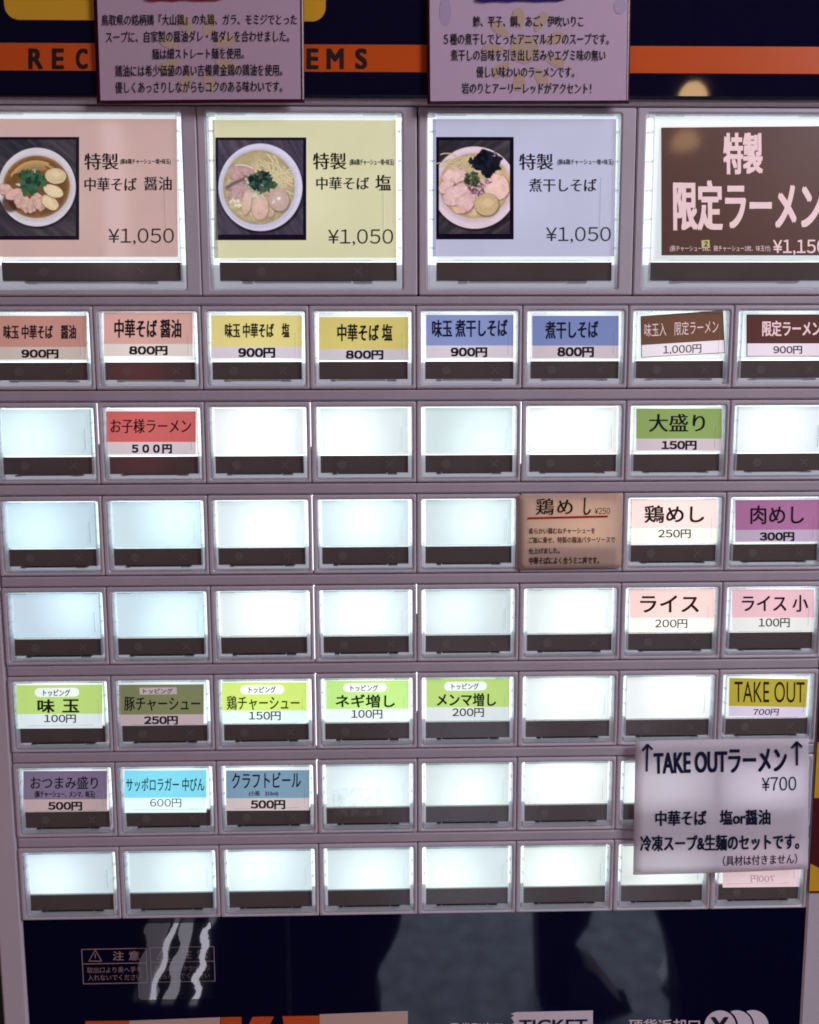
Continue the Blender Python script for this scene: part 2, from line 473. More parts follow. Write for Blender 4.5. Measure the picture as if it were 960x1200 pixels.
# ------------------------------------------------------------------ header
b = MB(); HD = 0.003
HL, HR_, HT = ML + 0.004, MR - 0.004, Z0 + 0.30
b.box(HL, HR_, HEAD_BOT, HT, -0.002, HD, ch=0.0006)
header = b.build('header_panel', M_NAVYH, machine)
w1, w0 = P(480, 52.5, HD)[1], P(480, 84.5, HD)[1]
b = MB(); b.box(HL + 0.001, HR_ - 0.001, w0, w1, HD - 0.0004, HD + 0.0001)
b.build('orange_stripe', M_ORANGE, header)
b = MB()
for i, ch in enumerate('RECOMMENDED ITEMS'):
    if ch == ' ': continue
    cx = (42, 68, 96, 124, 146, 168, 190, 212, 234, 256, 270, 290, 320, 340, 366.5, 393, 423.5)[i]
    hwid = 6.0 if ch in 'ECS' else 7.5 if ch in 'RDONT' else 9.0 if ch == 'M' else 1.9
    letters(b, ch, (cx - hwid, 57.5, cx + hwid, 80), HD + 0.0002, weight=0.05)
b.build('stripe_lettering', M_INKB, header)
bl = P(6, 23, HD); br = P(382, 22, HD)
b = MB(); b.poly(rrect(bl[0], br[0], bl[1], bl[1] + 0.035, 0.0055, 6), HD - 0.0004, HD + 0.0001)
b.build('yellow_bubble', M_YELLOW, header)

# ------------------------------------------------------------------ lower panel
PD = -0.0012
b = MB()
tl = P(27.5, 1079.5, PD); tr = P(950.5, 1064, PD)
PTOP = BLOCK_BOT - 0.0003
b.poly(rrect(tl[0], tr[0], 0.72, PTOP, 0.0012, 4), -0.008, PD)
panel = b.build('lower_panel', M_NAVY, machine)

def label_frame(b, x0, y0, x1, y1, ydiv, d):
    bl_, tr_ = P(x0, y1, d), P(x1, y0, d); t = 0.00035
    u0, u1, w0_, w1_ = bl_[0], tr_[0], bl_[1], tr_[1]; wd = P((x0 + x1) / 2, ydiv, d)[1]
    for a in ((u0, u1, w0_, w0_ + t), (u0, u1, w1_ - t, w1_), (u0, u1, wd, wd + t), (u0, u0 + t, w0_ + t, wd), (u1 - t, u1, w0_ + t, wd), (u0, u0 + t, wd + t, w1_ - t), (u1 - t, u1, wd + t, w1_ - t)):
        b.box(*a, d, d + 0.00006)
def tri_sign(b, cx, cy_, r, d):
    outer = [(cx - r, cy_ + r * .75), (cx, cy_ - r), (cx + r, cy_ + r * .75)]
    for i in range(3):
        (xa, ya), (xb, yb) = outer[i], outer[(i + 1) % 3]
        L = math.hypot(xb - xa, yb - ya); nx, ny = -(yb - ya) / L * .45, (xb - xa) / L * .45
        b.poly(pxpoly([(xa - nx, ya - ny), (xb - nx, yb - ny), (xb + nx, yb + ny), (xa + nx, ya + ny)][::-1], d), d, d + 0.00006 + i * 0.00001)
    b.poly(pxpoly([(cx - .5, cy_ - r * .4), (cx + .5, cy_ - r * .4), (cx + .4, cy_ + r * .3), (cx - .4, cy_ + r * .3)], d), d, d + 0.00006)
for dx, dy, lines in ((0, 0, ('取出口より奥へ手を', '入れないでください')), (79.6, -2, ('機械に寄りかかったり', '乗らないでください'))):
    d = PD + 0.0001; b = MB()
    label_frame(b, 97.5 + dx, 1111 + dy, 171.5 + dx, 1153.5 + dy, 1129.5 + dy, d)
    tri_sign(b, 111.7 + dx, 1120.8 + dy, 7.5, d)
    letters(b, '注', (132.5 + dx, 1115 + dy, 145 + dx, 1125.5 + dy), d + 0.00005, 0.03); letters(b, '意', (151 + dx, 1114.6 + dy, 163.5 + dx, 1125.2 + dy), d + 0.00005, 0.03)
    letters(b, lines[0], (102 + dx, 1133.8 + dy, 166 + dx, 1140.6 + dy), d + 0.00005, 0.01, slope=1)
    letters(b, lines[1], (103 + dx, 1142.8 + dy, 166 + dx, 1149.4 + dy), d + 0.00005, 0.01, slope=1)
    b.build('warning_label', M_LABELINK, panel)
# a patch of mirror-like film stuck on the panel, slightly rippled
def film_mat():
    m, nt, b_ = new_mat('reflective_film'); out = nt.nodes['Material Output']
    tr = nt.nodes.new('ShaderNodeBsdfTransparent'); gl = nt.nodes.new('ShaderNodeBsdfGlossy')
    gl.inputs['Roughness'].default_value = .015; gl.inputs['Color'].default_value = (.8, .8, .85, 1)
    mx = nt.nodes.new('ShaderNodeMixShader'); mx.inputs[0].default_value = .27
    nt.links.new(tr.outputs[0], mx.inputs[1]); nt.links.new(gl.outputs[0], mx.inputs[2]); nt.links.new(mx.outputs[0], out.inputs[0])
    return m
fu0, fw0 = P(163, 1171, PD); fu1, fw1 = P(247, 1080.5, PD)
nx, ny = 60, 60; vs = []; fs = []
for j in range(ny + 1):
    for i in range(nx + 1):
        u = fu0 + (fu1 - fu0) * i / nx; w = fw0 + (fw1 - fw0) * j / ny
        rr = 0.0018; ex = max(0, fu0 + rr - u, u - fu1 + rr); ey = max(0, fw0 + rr - w)
        if ex > 0 and ey > 0:
            L = math.hypot(ex, ey)
            if L > rr: s_ = rr / L; u += (ex - ex * s_) * (1 if u < (fu0 + fu1) / 2 else -1); w += ey - ey * s_
        dd = 0.0000012 * math.sin((w * 700 + u * 200)) + 0.0000003 * math.sin(w * 2300 + u * 900 + 1)
        vs.append(pt(u, w, PD + 0.0004 + dd))
for j in range(ny):
    for i in range(nx):
        a = j * (nx + 1) + i; fs.append((a, a + nx + 1, a + nx + 2, a + 1)[::-1])
link('reflective_film', vs, fs, film_mat(), panel, smooth=True)
# printed band along the bottom of the picture
d = PD + 0.0001
b = MB()
for q in (((100, 1197), (151, 1196.5), (151, 1240), (100, 1240)), ((259, 1192.5), (283, 1192), (283, 1240), (259, 1240)), ((296, 1192), (321, 1191.5), (297, 1240), (272, 1240)), ((331, 1191.3), (374, 1190.5), (374, 1240), (340, 1240))):
    b.poly(pxpoly(q, d), d - 0.0003, d)
b.build('orange_emblem', M_ORANGE2, panel)
for q in (((151.5, 1196.5), (258, 1192.5), (258, 1240), (151.5, 1240)), ((374.5, 1189), (478, 1185), (478, 1240), (374.5, 1240))):
    b = MB(); b.poly(pxpoly(q, d), d - 0.0003, d); b.build('cream_block', M_CREAM, panel)
b = MB()
zig = [(604, 1186.5), (695, 1184.5), (695, 1214), (604, 1216), (599, 1211), (603, 1207), (599, 1202), (603, 1198), (599, 1193), (603, 1190), (599, 1188.5)]
b.poly(pxpoly(zig, d), d - 0.0003, d)
sign = b.build('ticket_sign', M_WHITEINK2, panel)
b = MB(); letters(b, 'TICKET', (609, 1195.5, 688, 1209.5), d + 0.0001, 0.045, slope=.8); b.build('lettering', M_INK, sign)
b = MB(); letters(b, '発券取出口', (527, 1198.5, 589, 1211), d + 0.00005, 0.01); letters(b, '硬貨返却口', (737, 1194.5, 820, 1210), d + 0.00005, 0.02); b.build('slot_lettering', M_WHITEINK2, panel)
b = MB()
def disc(cx, cy_, r, n=40): return [(cx + r * math.cos(a), cy_ + r * math.sin(a)) for a in np.linspace(0, 2 * math.pi, n, endpoint=False)]
for i, cx in enumerate((882.5, 863.5, 844)):
    b.poly(pxpoly(disc(cx, 1202.5, 18.5), d), d - 0.0003, d + i * 0.00008, 0)
    if i < 2: b.poly(pxpoly(disc(cx - 19, 1202.5, 20.5), d), d - 0.0003, d + i * 0.00008 + 0.00004, 1)
coin = b.build('coin_sign', [M_WHITEINK2, M_NAVY], panel)
b = MB(); letters(b, '¥', (834, 1192.5, 853, 1212), d + 0.0003, 0.06); b.build('lettering', M_INK, coin)

# ------------------------------------------------------------------ menu cards
CARD_D = -0.0009
GROUP = 'menu cards in the backlit buttons'
def prism_quad(b, q, d0, d1, mi):
    b.poly(pxpoly(q, (d0 + d1) / 2), d0, d1, mi)
def lerp(a, c, t): return (a[0] + (c[0] - a[0]) * t, a[1] + (c[1] - a[1]) * t)

def menu_card(label, quad, split, top, low, texts, pill=None, coat=0.25, border=None, gain=0.74):
    """quad: TL, TR, BR, BL in photo pixels; split: share of the height printed in colour"""
    TL, TR, BR, BL_ = quad
    m1, m2 = lerp(TL, BL_, split), lerp(TR, BR, split)
    b = MB()
    if low is None:
        prism_quad(b, quad, CARD_D - 0.0003, CARD_D, 0)
    else:
        prism_quad(b, (TL, TR, m2, m1), CARD_D - 0.0003, CARD_D, 0)
        prism_quad(b, (m1, m2, BR, BL_), CARD_D - 0.0003, CARD_D, 1)
    mats = [card_mat(top, gain, coat)] + ([card_mat(low, gain, coat)] if low else [])
    o = tag(b.build('menu_card', mats), label, 'menu card', GROUP)
    if border:
        b = MB()
        for a, c in ((TL, TR), (TR, BR), (BR, BL_), (BL_, TL)):
            L = math.hypot(c[0] - a[0], c[1] - a[1]); nx, ny = -(c[1] - a[1]) / L * .35, (c[0] - a[0]) / L * .35
            b.poly(pxpoly([(a[0] - nx, a[1] - ny), (c[0] - nx, c[1] - ny), (c[0] + nx, c[1] + ny), (a[0] + nx, a[1] + ny)], CARD_D), CARD_D - 0.0002, CARD_D + 0.0001)
        b.build('border', border, o)
    if pill:
        x0, y0, x1, y1, rnd, col = pill
        a, c = P(x0, y1, CARD_D), P(x1, y0, CARD_D)
        b = MB(); b.poly(rrect(a[0], c[0], a[1], c[1], (c[1] - a[1]) * rnd, 5), CARD_D - 0.0002, CARD_D + 0.00006)
        b.build('name_plate', card_mat(col, gain, 0.1), o)
    for t in texts:
        nm, s, box, m = t[:4]; kw = t[4] if len(t) > 4 else {}
        b = MB(); letters(b, s, box, CARD_D + 0.00012, **kw); b.build(nm, m, o)
    return o
def rect(x0, y0, x1, y1, s=0.0): return ((x0, y0), (x1, y0 - s), (x1, y1 - s), (x0, y1))
B1 = dict(weight=0.026); BB = dict(weight=0.075); REG = dict(weight=0.0)
LT, PR = 'lettering', 'price'

menu_card('small salmon pink menu card priced 900 yen, at the left edge of the photo', rect(-3, 370, 101.5, 421.5), .71, (184, 126, 113), (190, 172, 163),
          [(LT, '味玉 中華そば　醤油', (4.5, 381, 88.8, 397), M_INKP, B1), (PR, '900円', (25.8, 409.8, 68, 419.5), M_INK, BB)])
menu_card('small salmon pink menu card priced 800 yen, above the red children card', rect(121.8, 366, 225.8, 417.5), .72, (210, 156, 144), (216, 206, 196),
          [(LT, '中華そば 醤油', (134.5, 374.5, 212, 395.5), M_INKP, B1), (PR, '800円', (152, 405.8, 195.8, 415.8), M_INK, BB)])
menu_card('small yellow menu card priced 900 yen for noodles with a seasoned egg', rect(247.5, 369.5, 353.8, 420), .72, (222, 207, 118), (206, 197, 206),
          [(LT, '味玉 中華そば　塩', (264, 378.8, 339, 395.5), M_INK, B1), (PR, '900円', (280, 408, 322, 418.8), M_INKN, BB)])
menu_card('small yellow menu card priced 800 yen for plain salt noodles', rect(374, 371.5, 478.8, 422), .74, (207, 192, 98), (196, 187, 192),
          [(LT, '中華そば 塩', (395.8, 380, 459.5, 399.5), M_INK, B1), (PR, '800円', (406, 410.8, 448.8, 420.8), M_INKN, BB)])
menu_card('small blue menu card priced 900 yen for dried fish noodles with an egg', rect(499.5, 369, 601.8, 419.5), .71, (120, 136, 192), (202, 192, 202),
          [(LT, '味玉 煮干しそば', (506.8, 375, 594.5, 395), M_INKN, dict(weight=0.026, slope=1)), (PR, '900円', (529, 407.5, 570.5, 418), M_INK, BB)])
menu_card('small blue menu card priced 800 yen for plain dried fish noodles', rect(623.8, 370, 725, 420), .70, (106, 122, 178), (192, 178, 184),
          [(LT, '煮干しそば', (639.5, 376.8, 700.8, 396.8), M_INKN, dict(weight=0.026, slope=1)), (PR, '800円', (654, 407, 695.5, 418), M_INK, BB)])
menu_card('tilted brown menu card priced 1,000 yen for limited ramen', ((751.3, 370.8), (847, 363.8), (849.5, 413.3), (752, 418.8)), .70, (102, 66, 46), (226, 216, 222),
          [(LT, '味玉入　限定ラーメン', (755.5, 379, 842, 395), M_WHITEINK, dict(slope=4.6)), (PR, '1,000円', (777.5, 405, 822, 415.5), M_INKGREY, dict(weight=0.01, slope=1.8))], border=M_INKB)
menu_card('small dark brown menu card priced 900 yen at the right edge of the photo', rect(875.5, 368.8, 974, 417.5), .69, (80, 40, 33), (222, 208, 217),
          [(LT, '限定ラーメン', (893.8, 376, 962, 393.8), M_WHITEINK, B1), (PR, '900円', (906.8, 405.5, 940, 414.5), M_INK, B1)], border=M_INKB)
menu_card('bright red menu card for the children ramen priced 500 yen', rect(124.5, 482, 229.5, 532.5), .71, (204, 90, 87), (202, 192, 196),
          [(LT, 'お子様ラーメン', (130, 490.8, 223.8, 507.5), M_INKP, dict(weight=-0.004, serif=.5)), (PR, '５００円', (155, 521, 201, 531), M_INKN, BB)])
menu_card('dull green menu card for a large helping priced 150 yen', rect(745.8, 478.8, 846, 528), .715, (132, 162, 82), (197, 183, 188),
          [(LT, '大盛り', (761, 485, 826, 506), M_INK, dict(weight=0.0, serif=1.0)), (PR, '150円', (776, 516.8, 816, 526.8), M_INKP, BB)])
menu_card('pale pink and cream menu card for chicken rice priced 250 yen', rect(739, 585, 840, 635), .68, (252, 216, 206), (250, 246, 228),
          [(LT, '鶏めし', (755.8, 592.5, 825, 612.5), M_INKB, dict(weight=0.03)), (PR, '250円', (771.8, 620.5, 809.5, 630.5), M_INKGREY, B1)], gain=.85)
menu_card('purple menu card for meat rice priced 300 yen', rect(861.8, 586, 962, 635, .6), .715, (160, 96, 142), (177, 157, 182),
          [(LT, '肉めし', (880, 592.5, 942, 614), M_INKP, dict(weight=0.02)), (PR, '300円', (891, 624, 930.5, 633.8), M_INK, BB)])
menu_card('pale pink and cream menu card for rice priced 200 yen', rect(738, 690, 836.8, 740), .68, (250, 206, 196), (250, 248, 230),
          [(LT, 'ライス', (750.8, 698, 818.8, 717.5), M_INKB, dict(weight=0.03)), (PR, '200円', (768, 725.8, 805.5, 736), M_INKGREY, dict(weight=.02))], gain=.85)
menu_card('pink and white menu card for small rice priced 100 yen', rect(858, 690.5, 954, 740.5), .66, (232, 182, 192), (226, 229, 224),
          [(LT, 'ライス 小', (870, 697.5, 946.8, 716.8), M_INK, dict(weight=0.025)), (PR, '100円', (889.5, 724.5, 925.5, 735), M_INKGREY, dict(weight=.02))])
PILL = (236, 250, 246)
menu_card('lime green topping card for a seasoned egg, its two characters set wide apart', rect(19.5, 803, 120, 853.8, .6), .665, (186, 226, 112), (216, 236, 238),
          [('tag_lettering', 'トッピング', (50.8, 808, 82, 815.8), M_INKG, B1), (LT, '味', (44.5, 819.8, 63.5, 835), M_INKG, dict(weight=.045)), (LT, '玉', (73.5, 819.8, 92.5, 834.6), M_INKG, dict(weight=.045)), (PR, '100円', (52, 837.5, 88.8, 847), M_INKGREY, B1)], pill=(41, 806, 92.5, 816.8, .5, PILL))
menu_card('olive grey topping card for roast pork priced 250 yen', rect(139.5, 802.5, 238.8, 850, .5), .735, (116, 122, 78), (182, 162, 167),
          [('tag_lettering', 'トッピング', (168, 807, 202, 813), M_INKG, B1), (LT, '豚チャーシュー', (145.8, 816.8, 234.5, 833), M_INK, dict(weight=.015)), (PR, '250円', (169.5, 839.5, 208, 849), M_INKN, BB)], pill=(163.8, 805.5, 207, 814, .1, (176, 160, 160)))
menu_card('bright yellow green topping card for chicken slices priced 150 yen', rect(260, 800, 359.5, 848, .5), .685, (206, 242, 104), (222, 252, 247),
          [('tag_lettering', 'トッピング', (291.8, 804.5, 323, 812), M_INKG, B1), (LT, '鶏チャーシュー', (266, 815.5, 350.8, 832), M_INKG, dict(weight=.015)), (PR, '150円', (292, 833.8, 328.8, 844), M_INKGREY, B1)], pill=(282, 802.5, 333, 813.8, .5, (240, 255, 246)), gain=.85)
menu_card('light green topping card for extra leek priced 100 yen', rect(382.5, 798, 478.8, 846, .5), .685, (188, 242, 124), (227, 247, 247),
          [('tag_lettering', 'トッピング', (411, 802.5, 443, 810), M_INKG, B1), (LT, 'ネギ増し', (393.8, 814, 462.5, 829), M_INKG, dict(weight=.035)), (PR, '100円', (412, 831.8, 448, 842), M_INKGREY, B1)], pill=(402.5, 800.5, 453, 811, .5, (240, 255, 246)), gain=.85)
menu_card('light green topping card for extra bamboo shoots priced 200 yen', rect(500, 796, 597, 844.5, .5), .675, (186, 226, 106), (216, 230, 227),
          [('tag_lettering', 'トッピング', (529.5, 800.8, 561, 808), M_INKG, B1), (LT, 'メンマ増し', (512.5, 812.5, 581, 827.5), M_INKG, dict(weight=.035)), (PR, '200円', (530.5, 830, 567, 840), M_INKGREY, B1)], pill=(520.8, 798.8, 570.8, 809.5, .5, PILL))
menu_card('mustard yellow menu card reading TAKE OUT with a handwritten price', ((855, 794.5), (946.8, 796), (944, 840.8), (854, 839)), .73, (177, 162, 38), (207, 193, 217),
          [(LT, 'TAKE OUT', (860.8, 798.5, 943, 823), M_INKB, dict(weight=0.0, slope=-.6)), (PR, '700円', (882.5, 830.8, 912, 838.3), M_INK, dict(weight=.025, slant=1))])
menu_card('dull purple menu card for a snack platter priced 500 yen', rect(27.5, 903.8, 125.5, 951, .5), .70, (112, 97, 128), (177, 153, 153),
          [(LT, 'おつまみ盛り', (36, 910, 114.5, 924.5), M_INKN, dict(weight=.015)), ('note', '(豚チャーシュー、メンマ、味玉)', (40.8, 926.8, 111, 935.8), M_INKN, dict(weight=.025)), (PR, '500円', (57, 940, 95.8, 949.5), M_INK, BB)])
menu_card('bright cyan menu card for bottled beer priced 600 yen', rect(145.8, 903, 242, 952.5, .5), .645, (112, 217, 242), (222, 252, 252),
          [(LT, 'サッポロラガー 中びん', (148, 911.8, 239.5, 927.5), M_INKN, dict(weight=.01, slope=.5)), (PR, '600円', (176, 936, 212.5, 946), M_INKGREY, REG)], gain=.85)
menu_card('steel blue menu card for craft beer priced 500 yen', rect(265, 903, 362.5, 950, .5), .69, (112, 153, 178), (202, 187, 187),
          [(LT, 'クラフトビール', (272, 905.8, 352.5, 924), M_INKN, dict(weight=.015, slope=1)), ('note', '(小瓶　333ml)', (291.8, 927, 326, 933.5), M_INKN, dict(weight=.025)), (PR, '500円', (294.5, 938, 333.8, 948), M_INKP, BB)])
menu_card('pale pink card turned face down, half hidden by the white notice', rect(847, 992, 936.5, 1040, 1), .5, (226, 196, 200), (226, 196, 200),
          [(PR, '700円', (880, 1026, 908, 1034), mat('faded_ink', lin((176, 146, 150)), emit=lin((170, 140, 144)), strength=.5), dict(flip=True, weight=.02))])

# large cards with photographs
def smooth(x): x = np.clip(x, 0, 1); return x * x * (3 - 2 * x)
class Paint:
    """a small printed photograph, painted on a fine grid; coordinates are those of the enlarged view"""
    def __init__(self, x0, y0, x1, y1, step, seed):
        self.x = np.arange(x0, x1 + step, step); self.y = np.arange(y0, y1 + step, step)
        self.X, self.Y = np.meshgrid(self.x, self.y); self.step = step
        self.a = np.zeros(self.X.shape + (3,)); self.rng = np.random.RandomState(seed)
    def noise(self, size, sx=1.0, sy_=1.0, ang=0.0):
        c, s = math.cos(ang), math.sin(ang)
        u = (self.X * c + self.Y * s) / (size * sx) + 100; v = (-self.X * s + self.Y * c) / (size * sy_) + 100
        g = self.rng.rand(64, 64); i, j = np.floor(u).astype(int), np.floor(v).astype(int); fu, fv = smooth(u - i), smooth(v - j)
        G = lambda a, b_: g[a % 64, b_ % 64]
        return (G(i, j) * (1 - fu) + G(i + 1, j) * fu) * (1 - fv) + (G(i, j + 1) * (1 - fu) + G(i + 1, j + 1) * fu) * fv
    def fill(self, mask, col, tex=0.0, size=30):
        c = np.array(col, float)[None, None] * np.ones_like(self.a)
        if tex: c = c * (1 + tex * (self.noise(size) - .5) * 2 + tex * .6 * (self.noise(size * .4) - .5) * 2)[..., None]
        self.a = self.a * (1 - mask[..., None]) + c * mask[..., None]
    def ell(self, cx, cy_, rx, ry, ang=0.0, soft=9.0, wob=0.0):
        a = math.radians(ang); dx, dy = self.X - cx, self.Y - cy_
        u = dx * math.cos(a) + dy * math.sin(a); v = -dx * math.sin(a) + dy * math.cos(a)
        r = np.sqrt((u / rx) ** 2 + (v / ry) ** 2)
        if wob: r = r + wob * (self.noise(38) - .5) * 2 + wob * .5 * (self.noise(16) - .5) * 2
        return smooth((1 - r) * min(rx, ry) / soft + .5)
    def slice(self, cx, cy_, rx, ry, ang, col, edge, wob=.11, tex=.09):
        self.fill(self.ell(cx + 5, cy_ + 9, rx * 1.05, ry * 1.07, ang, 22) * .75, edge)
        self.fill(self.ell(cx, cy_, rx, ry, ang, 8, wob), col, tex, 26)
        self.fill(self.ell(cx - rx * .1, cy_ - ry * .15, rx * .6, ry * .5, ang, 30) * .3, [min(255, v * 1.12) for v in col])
    def strand(self, pts, w, col):
        p = np.array(pts, float); t = np.linspace(0, 1, 26)
        q = (1 - t)[:, None] ** 2 * p[0] + 2 * (t * (1 - t))[:, None] * p[1] + t[:, None] ** 2 * p[2]
        dm = np.full(self.X.shape, 1e9)
        for a, c in zip(q[:-1], q[1:]):
            e = c - a; L2 = (e ** 2).sum() + 1e-9
            s = np.clip(((self.X - a[0]) * e[0] + (self.Y - a[1]) * e[1]) / L2, 0, 1)
            dm = np.minimum(dm, np.hypot(self.X - a[0] - s * e[0], self.Y - a[1] - s * e[1]))
        self.fill(smooth((w * 1.5 - dm) / w) * .5, [v * .68 for v in col]); self.fill(smooth((w - dm) / w * 1.3), col)
    def leaves(self, cx, cy_, r, n, cols, big=26):
        for i in range(n):
            a = self.rng.rand() * 6.28; q = r * math.sqrt(self.rng.rand()); c = cols[self.rng.randint(len(cols))]
            self.fill(self.ell(cx + q * math.cos(a), cy_ + q * .85 * math.sin(a), big * (.6 + .7 * self.rng.rand()), big * (.3 + .35 * self.rng.rand()), self.rng.rand() * 180, 8, .15) * .92, c)
    def wood(self, rct, c0, c1, ang):
        x0, y0, x1, y1 = rct; m = ((self.X > x0) & (self.X < x1) & (self.Y > y0) & (self.Y < y1)).astype(float)
        n = self.noise(24, 14, 1, math.radians(ang)) * .6 + self.noise(150, 3, 1, math.radians(ang)) * .4
        c = np.array(c0)[None, None] * (1 - n[..., None]) + np.array(c1)[None, None] * n[..., None]
        self.a = self.a * (1 - m[..., None]) + c * m[..., None]; return m
    def bowl(self, cx, cy_, rx, ry, m, rim, bx, by, brx, bry, broth, shade):
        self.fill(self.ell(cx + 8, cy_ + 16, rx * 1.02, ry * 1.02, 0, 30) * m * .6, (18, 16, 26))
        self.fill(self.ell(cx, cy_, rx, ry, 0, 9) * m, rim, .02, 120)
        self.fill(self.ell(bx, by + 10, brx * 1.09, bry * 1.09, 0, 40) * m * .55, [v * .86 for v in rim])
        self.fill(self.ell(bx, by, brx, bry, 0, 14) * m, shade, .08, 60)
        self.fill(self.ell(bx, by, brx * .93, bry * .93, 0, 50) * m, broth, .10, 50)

def photo(card, pa, zx, zy, zs, d):
    """prints the picture onto its card as a fine sheet"""
    ny, nx = pa.X.shape
    px = zx + pa.X / zs; py = zy + pa.Y / zs
    vs = [pt(*P(a, c, d), d) for a, c in zip(px.ravel(), py.ravel())]
    fs = [(j * nx + i, (j + 1) * nx + i, (j + 1) * nx + i + 1, j * nx + i + 1) for j in range(ny - 1) for i in range(nx - 1)]
    o = link('printed_photo', vs, fs, M_PHOTO, card)
    g_ = pa.a.mean(-1, keepdims=True); grain = (pa.noise(9) - .5)[..., None] * 9 + (pa.noise(5.6) - .5)[..., None] * 6
    col = np.clip((pa.a + (g_ - pa.a) * .15 + grain - 128) * 1.08 + 124, 0, 255) / 255.0
    linc = np.where(col <= .04045, col / 12.92, ((col + .055) / 1.055) ** 2.4)
    at = o.data.color_attributes.new('print', 'FLOAT_COLOR', 'POINT')
    at.data.foreach_set('color', np.concatenate([linc, np.ones(linc.shape[:2] + (1,))], -1).ravel().astype(np.float32))
    return o
STEP = 5.5
def bowl_soy():
    p = Paint(-110, 92, 822, 1163, STEP, 3); p.a[:] = (24, 16, 44)
    m = p.wood((-85, 120, 787, 1125), (34, 38, 52), (92, 82, 84), 40)
    p.bowl(385, 615, 405, 410, m, (206, 200, 206), 380, 612, 348, 326, (122, 84, 46), (150, 112, 66))
    for i in range(12):
        r = 300 - i * 9; a0, a1 = 195 + i * 5 + p.rng.rand() * 20, 285 + p.rng.rand() * 25
        q = [(380 + r * math.cos(math.radians(a)), 620 + r * .93 * math.sin(math.radians(a))) for a in (a0, (a0 + a1) / 2, a1)]
        q[1] = (2 * q[1][0] - (q[0][0] + q[2][0]) / 2, 2 * q[1][1] - (q[0][1] + q[2][1]) / 2)
        p.strand(q, 8, (206 - i * 4, 168 - i * 4, 104 - i * 2))
    p.fill(p.ell(110, 780, 90, 95, 30, 40) * .7, (60, 30, 22))
    for a in ((60, 640, 85, 60, 30), (150, 690, 95, 55, -20), (215, 760, 65, 75, 20), (270, 790, 60, 90, -10), (345, 790, 55, 100, 15), (400, 760, 60, 100, -20)):
        p.slice(*a, (198, 162, 148), (98, 62, 50))
    p.slice(520, 775, 100, 66, 38, (214, 192, 150), (110, 76, 50), .04, .05); p.slice(556, 655, 108, 60, 24, (218, 198, 156), (112, 80, 54), .04, .05)
    p.slice(580, 500, 112, 82, 5, (204, 184, 140), (92, 62, 36), .015, .03); p.fill(p.ell(590, 480, 40, 22, 0, 25) * .5, (232, 216, 180))
    p.leaves(215, 585, 40, 16, [(220, 214, 200), (196, 188, 170)], 16)
    p.leaves(340, 545, 118, 60, [(38, 74, 58), (52, 98, 72), (28, 56, 46), (64, 112, 80)], 44); p.leaves(300, 640, 60, 14, [(44, 88, 66), (56, 102, 74)], 40)
    p.leaves(350, 450, 30, 6, [(196, 196, 160)], 12)
    return p
def bowl_salt():
    p = Paint(60, 88, 908, 1050, STEP, 5); p.a[:] = (24, 18, 48)
    m = p.wood((85, 115, 880, 1000), (52, 48, 66), (104, 94, 106), 62)
    p.bowl(482, 555, 394, 410, m, (204, 202, 224), 468, 556, 336, 348, (184, 168, 132), (166, 152, 112))
    p.fill(p.ell(400, 280, 170, 60, -12, 50) * .6, (176, 166, 118))
    for i in range(46):
        a = p.rng.rand() * 6.28; cx, cy_ = 620 + 140 * p.rng.randn() * .55, 420 + 120 * p.rng.randn() * .6
        if (cx - 468) ** 2 / 310 ** 2 + (cy_ - 556) ** 2 / 320 ** 2 > 1: continue
        an = .7 + p.rng.randn() * .5; L = 90
        p.strand([(cx - L * math.cos(an), cy_ - L * math.sin(an)), (cx + 30 * p.rng.randn(), cy_ + 30 * p.rng.randn()), (cx + L * math.cos(an), cy_ + L * math.sin(an))], 8, (218 + 14 * p.rng.randn() * .5, 204, 154))
    for a in ((270, 415, 80, 60, -20), (350, 400, 60, 45, 20), (250, 520, 95, 40, -25), (290, 590, 90, 70, -15), (250, 640, 70, 50, 0)):
        p.slice(*a, (184, 150, 146), (112, 88, 84))
    p.strand([(170, 560), (250, 500), (360, 470)], 16, (118, 98, 96)); p.strand([(250, 350), (330, 330), (410, 380)], 9, (224, 206, 190))
    p.leaves(245, 712, 55, 40, [(232, 226, 200), (214, 208, 178), (190, 180, 140)], 17)
    p.slice(355, 690, 45, 118, 8, (206, 176, 154), (136, 112, 88), .04, .05); p.slice(560, 740, 50, 100, -10, (198, 168, 146), (140, 112, 90), .04, .05); p.slice(478, 740, 78, 120, 0, (210, 176, 158), (140, 108, 90), .04, .05)
    p.slice(655, 672, 94, 108, -15, (190, 164, 152), (118, 94, 88), .015, .03); p.fill(p.ell(655, 660, 16, 14, 0, 10), (238, 230, 232)); p.fill(p.ell(605, 690, 12, 22, 20, 10) * .8, (222, 212, 222))
    p.leaves(450, 600, 70, 30, [(196, 204, 190), (170, 184, 160)], 15); p.leaves(385, 500, 50, 18, [(206, 212, 200), (120, 140, 124)], 16)
    p.leaves(490, 500, 105, 80, [(30, 58, 54), (40, 74, 62), (22, 42, 44), (70, 100, 82)], 30); p.leaves(610, 535, 40, 10, [(60, 82, 56)], 22)
    return p
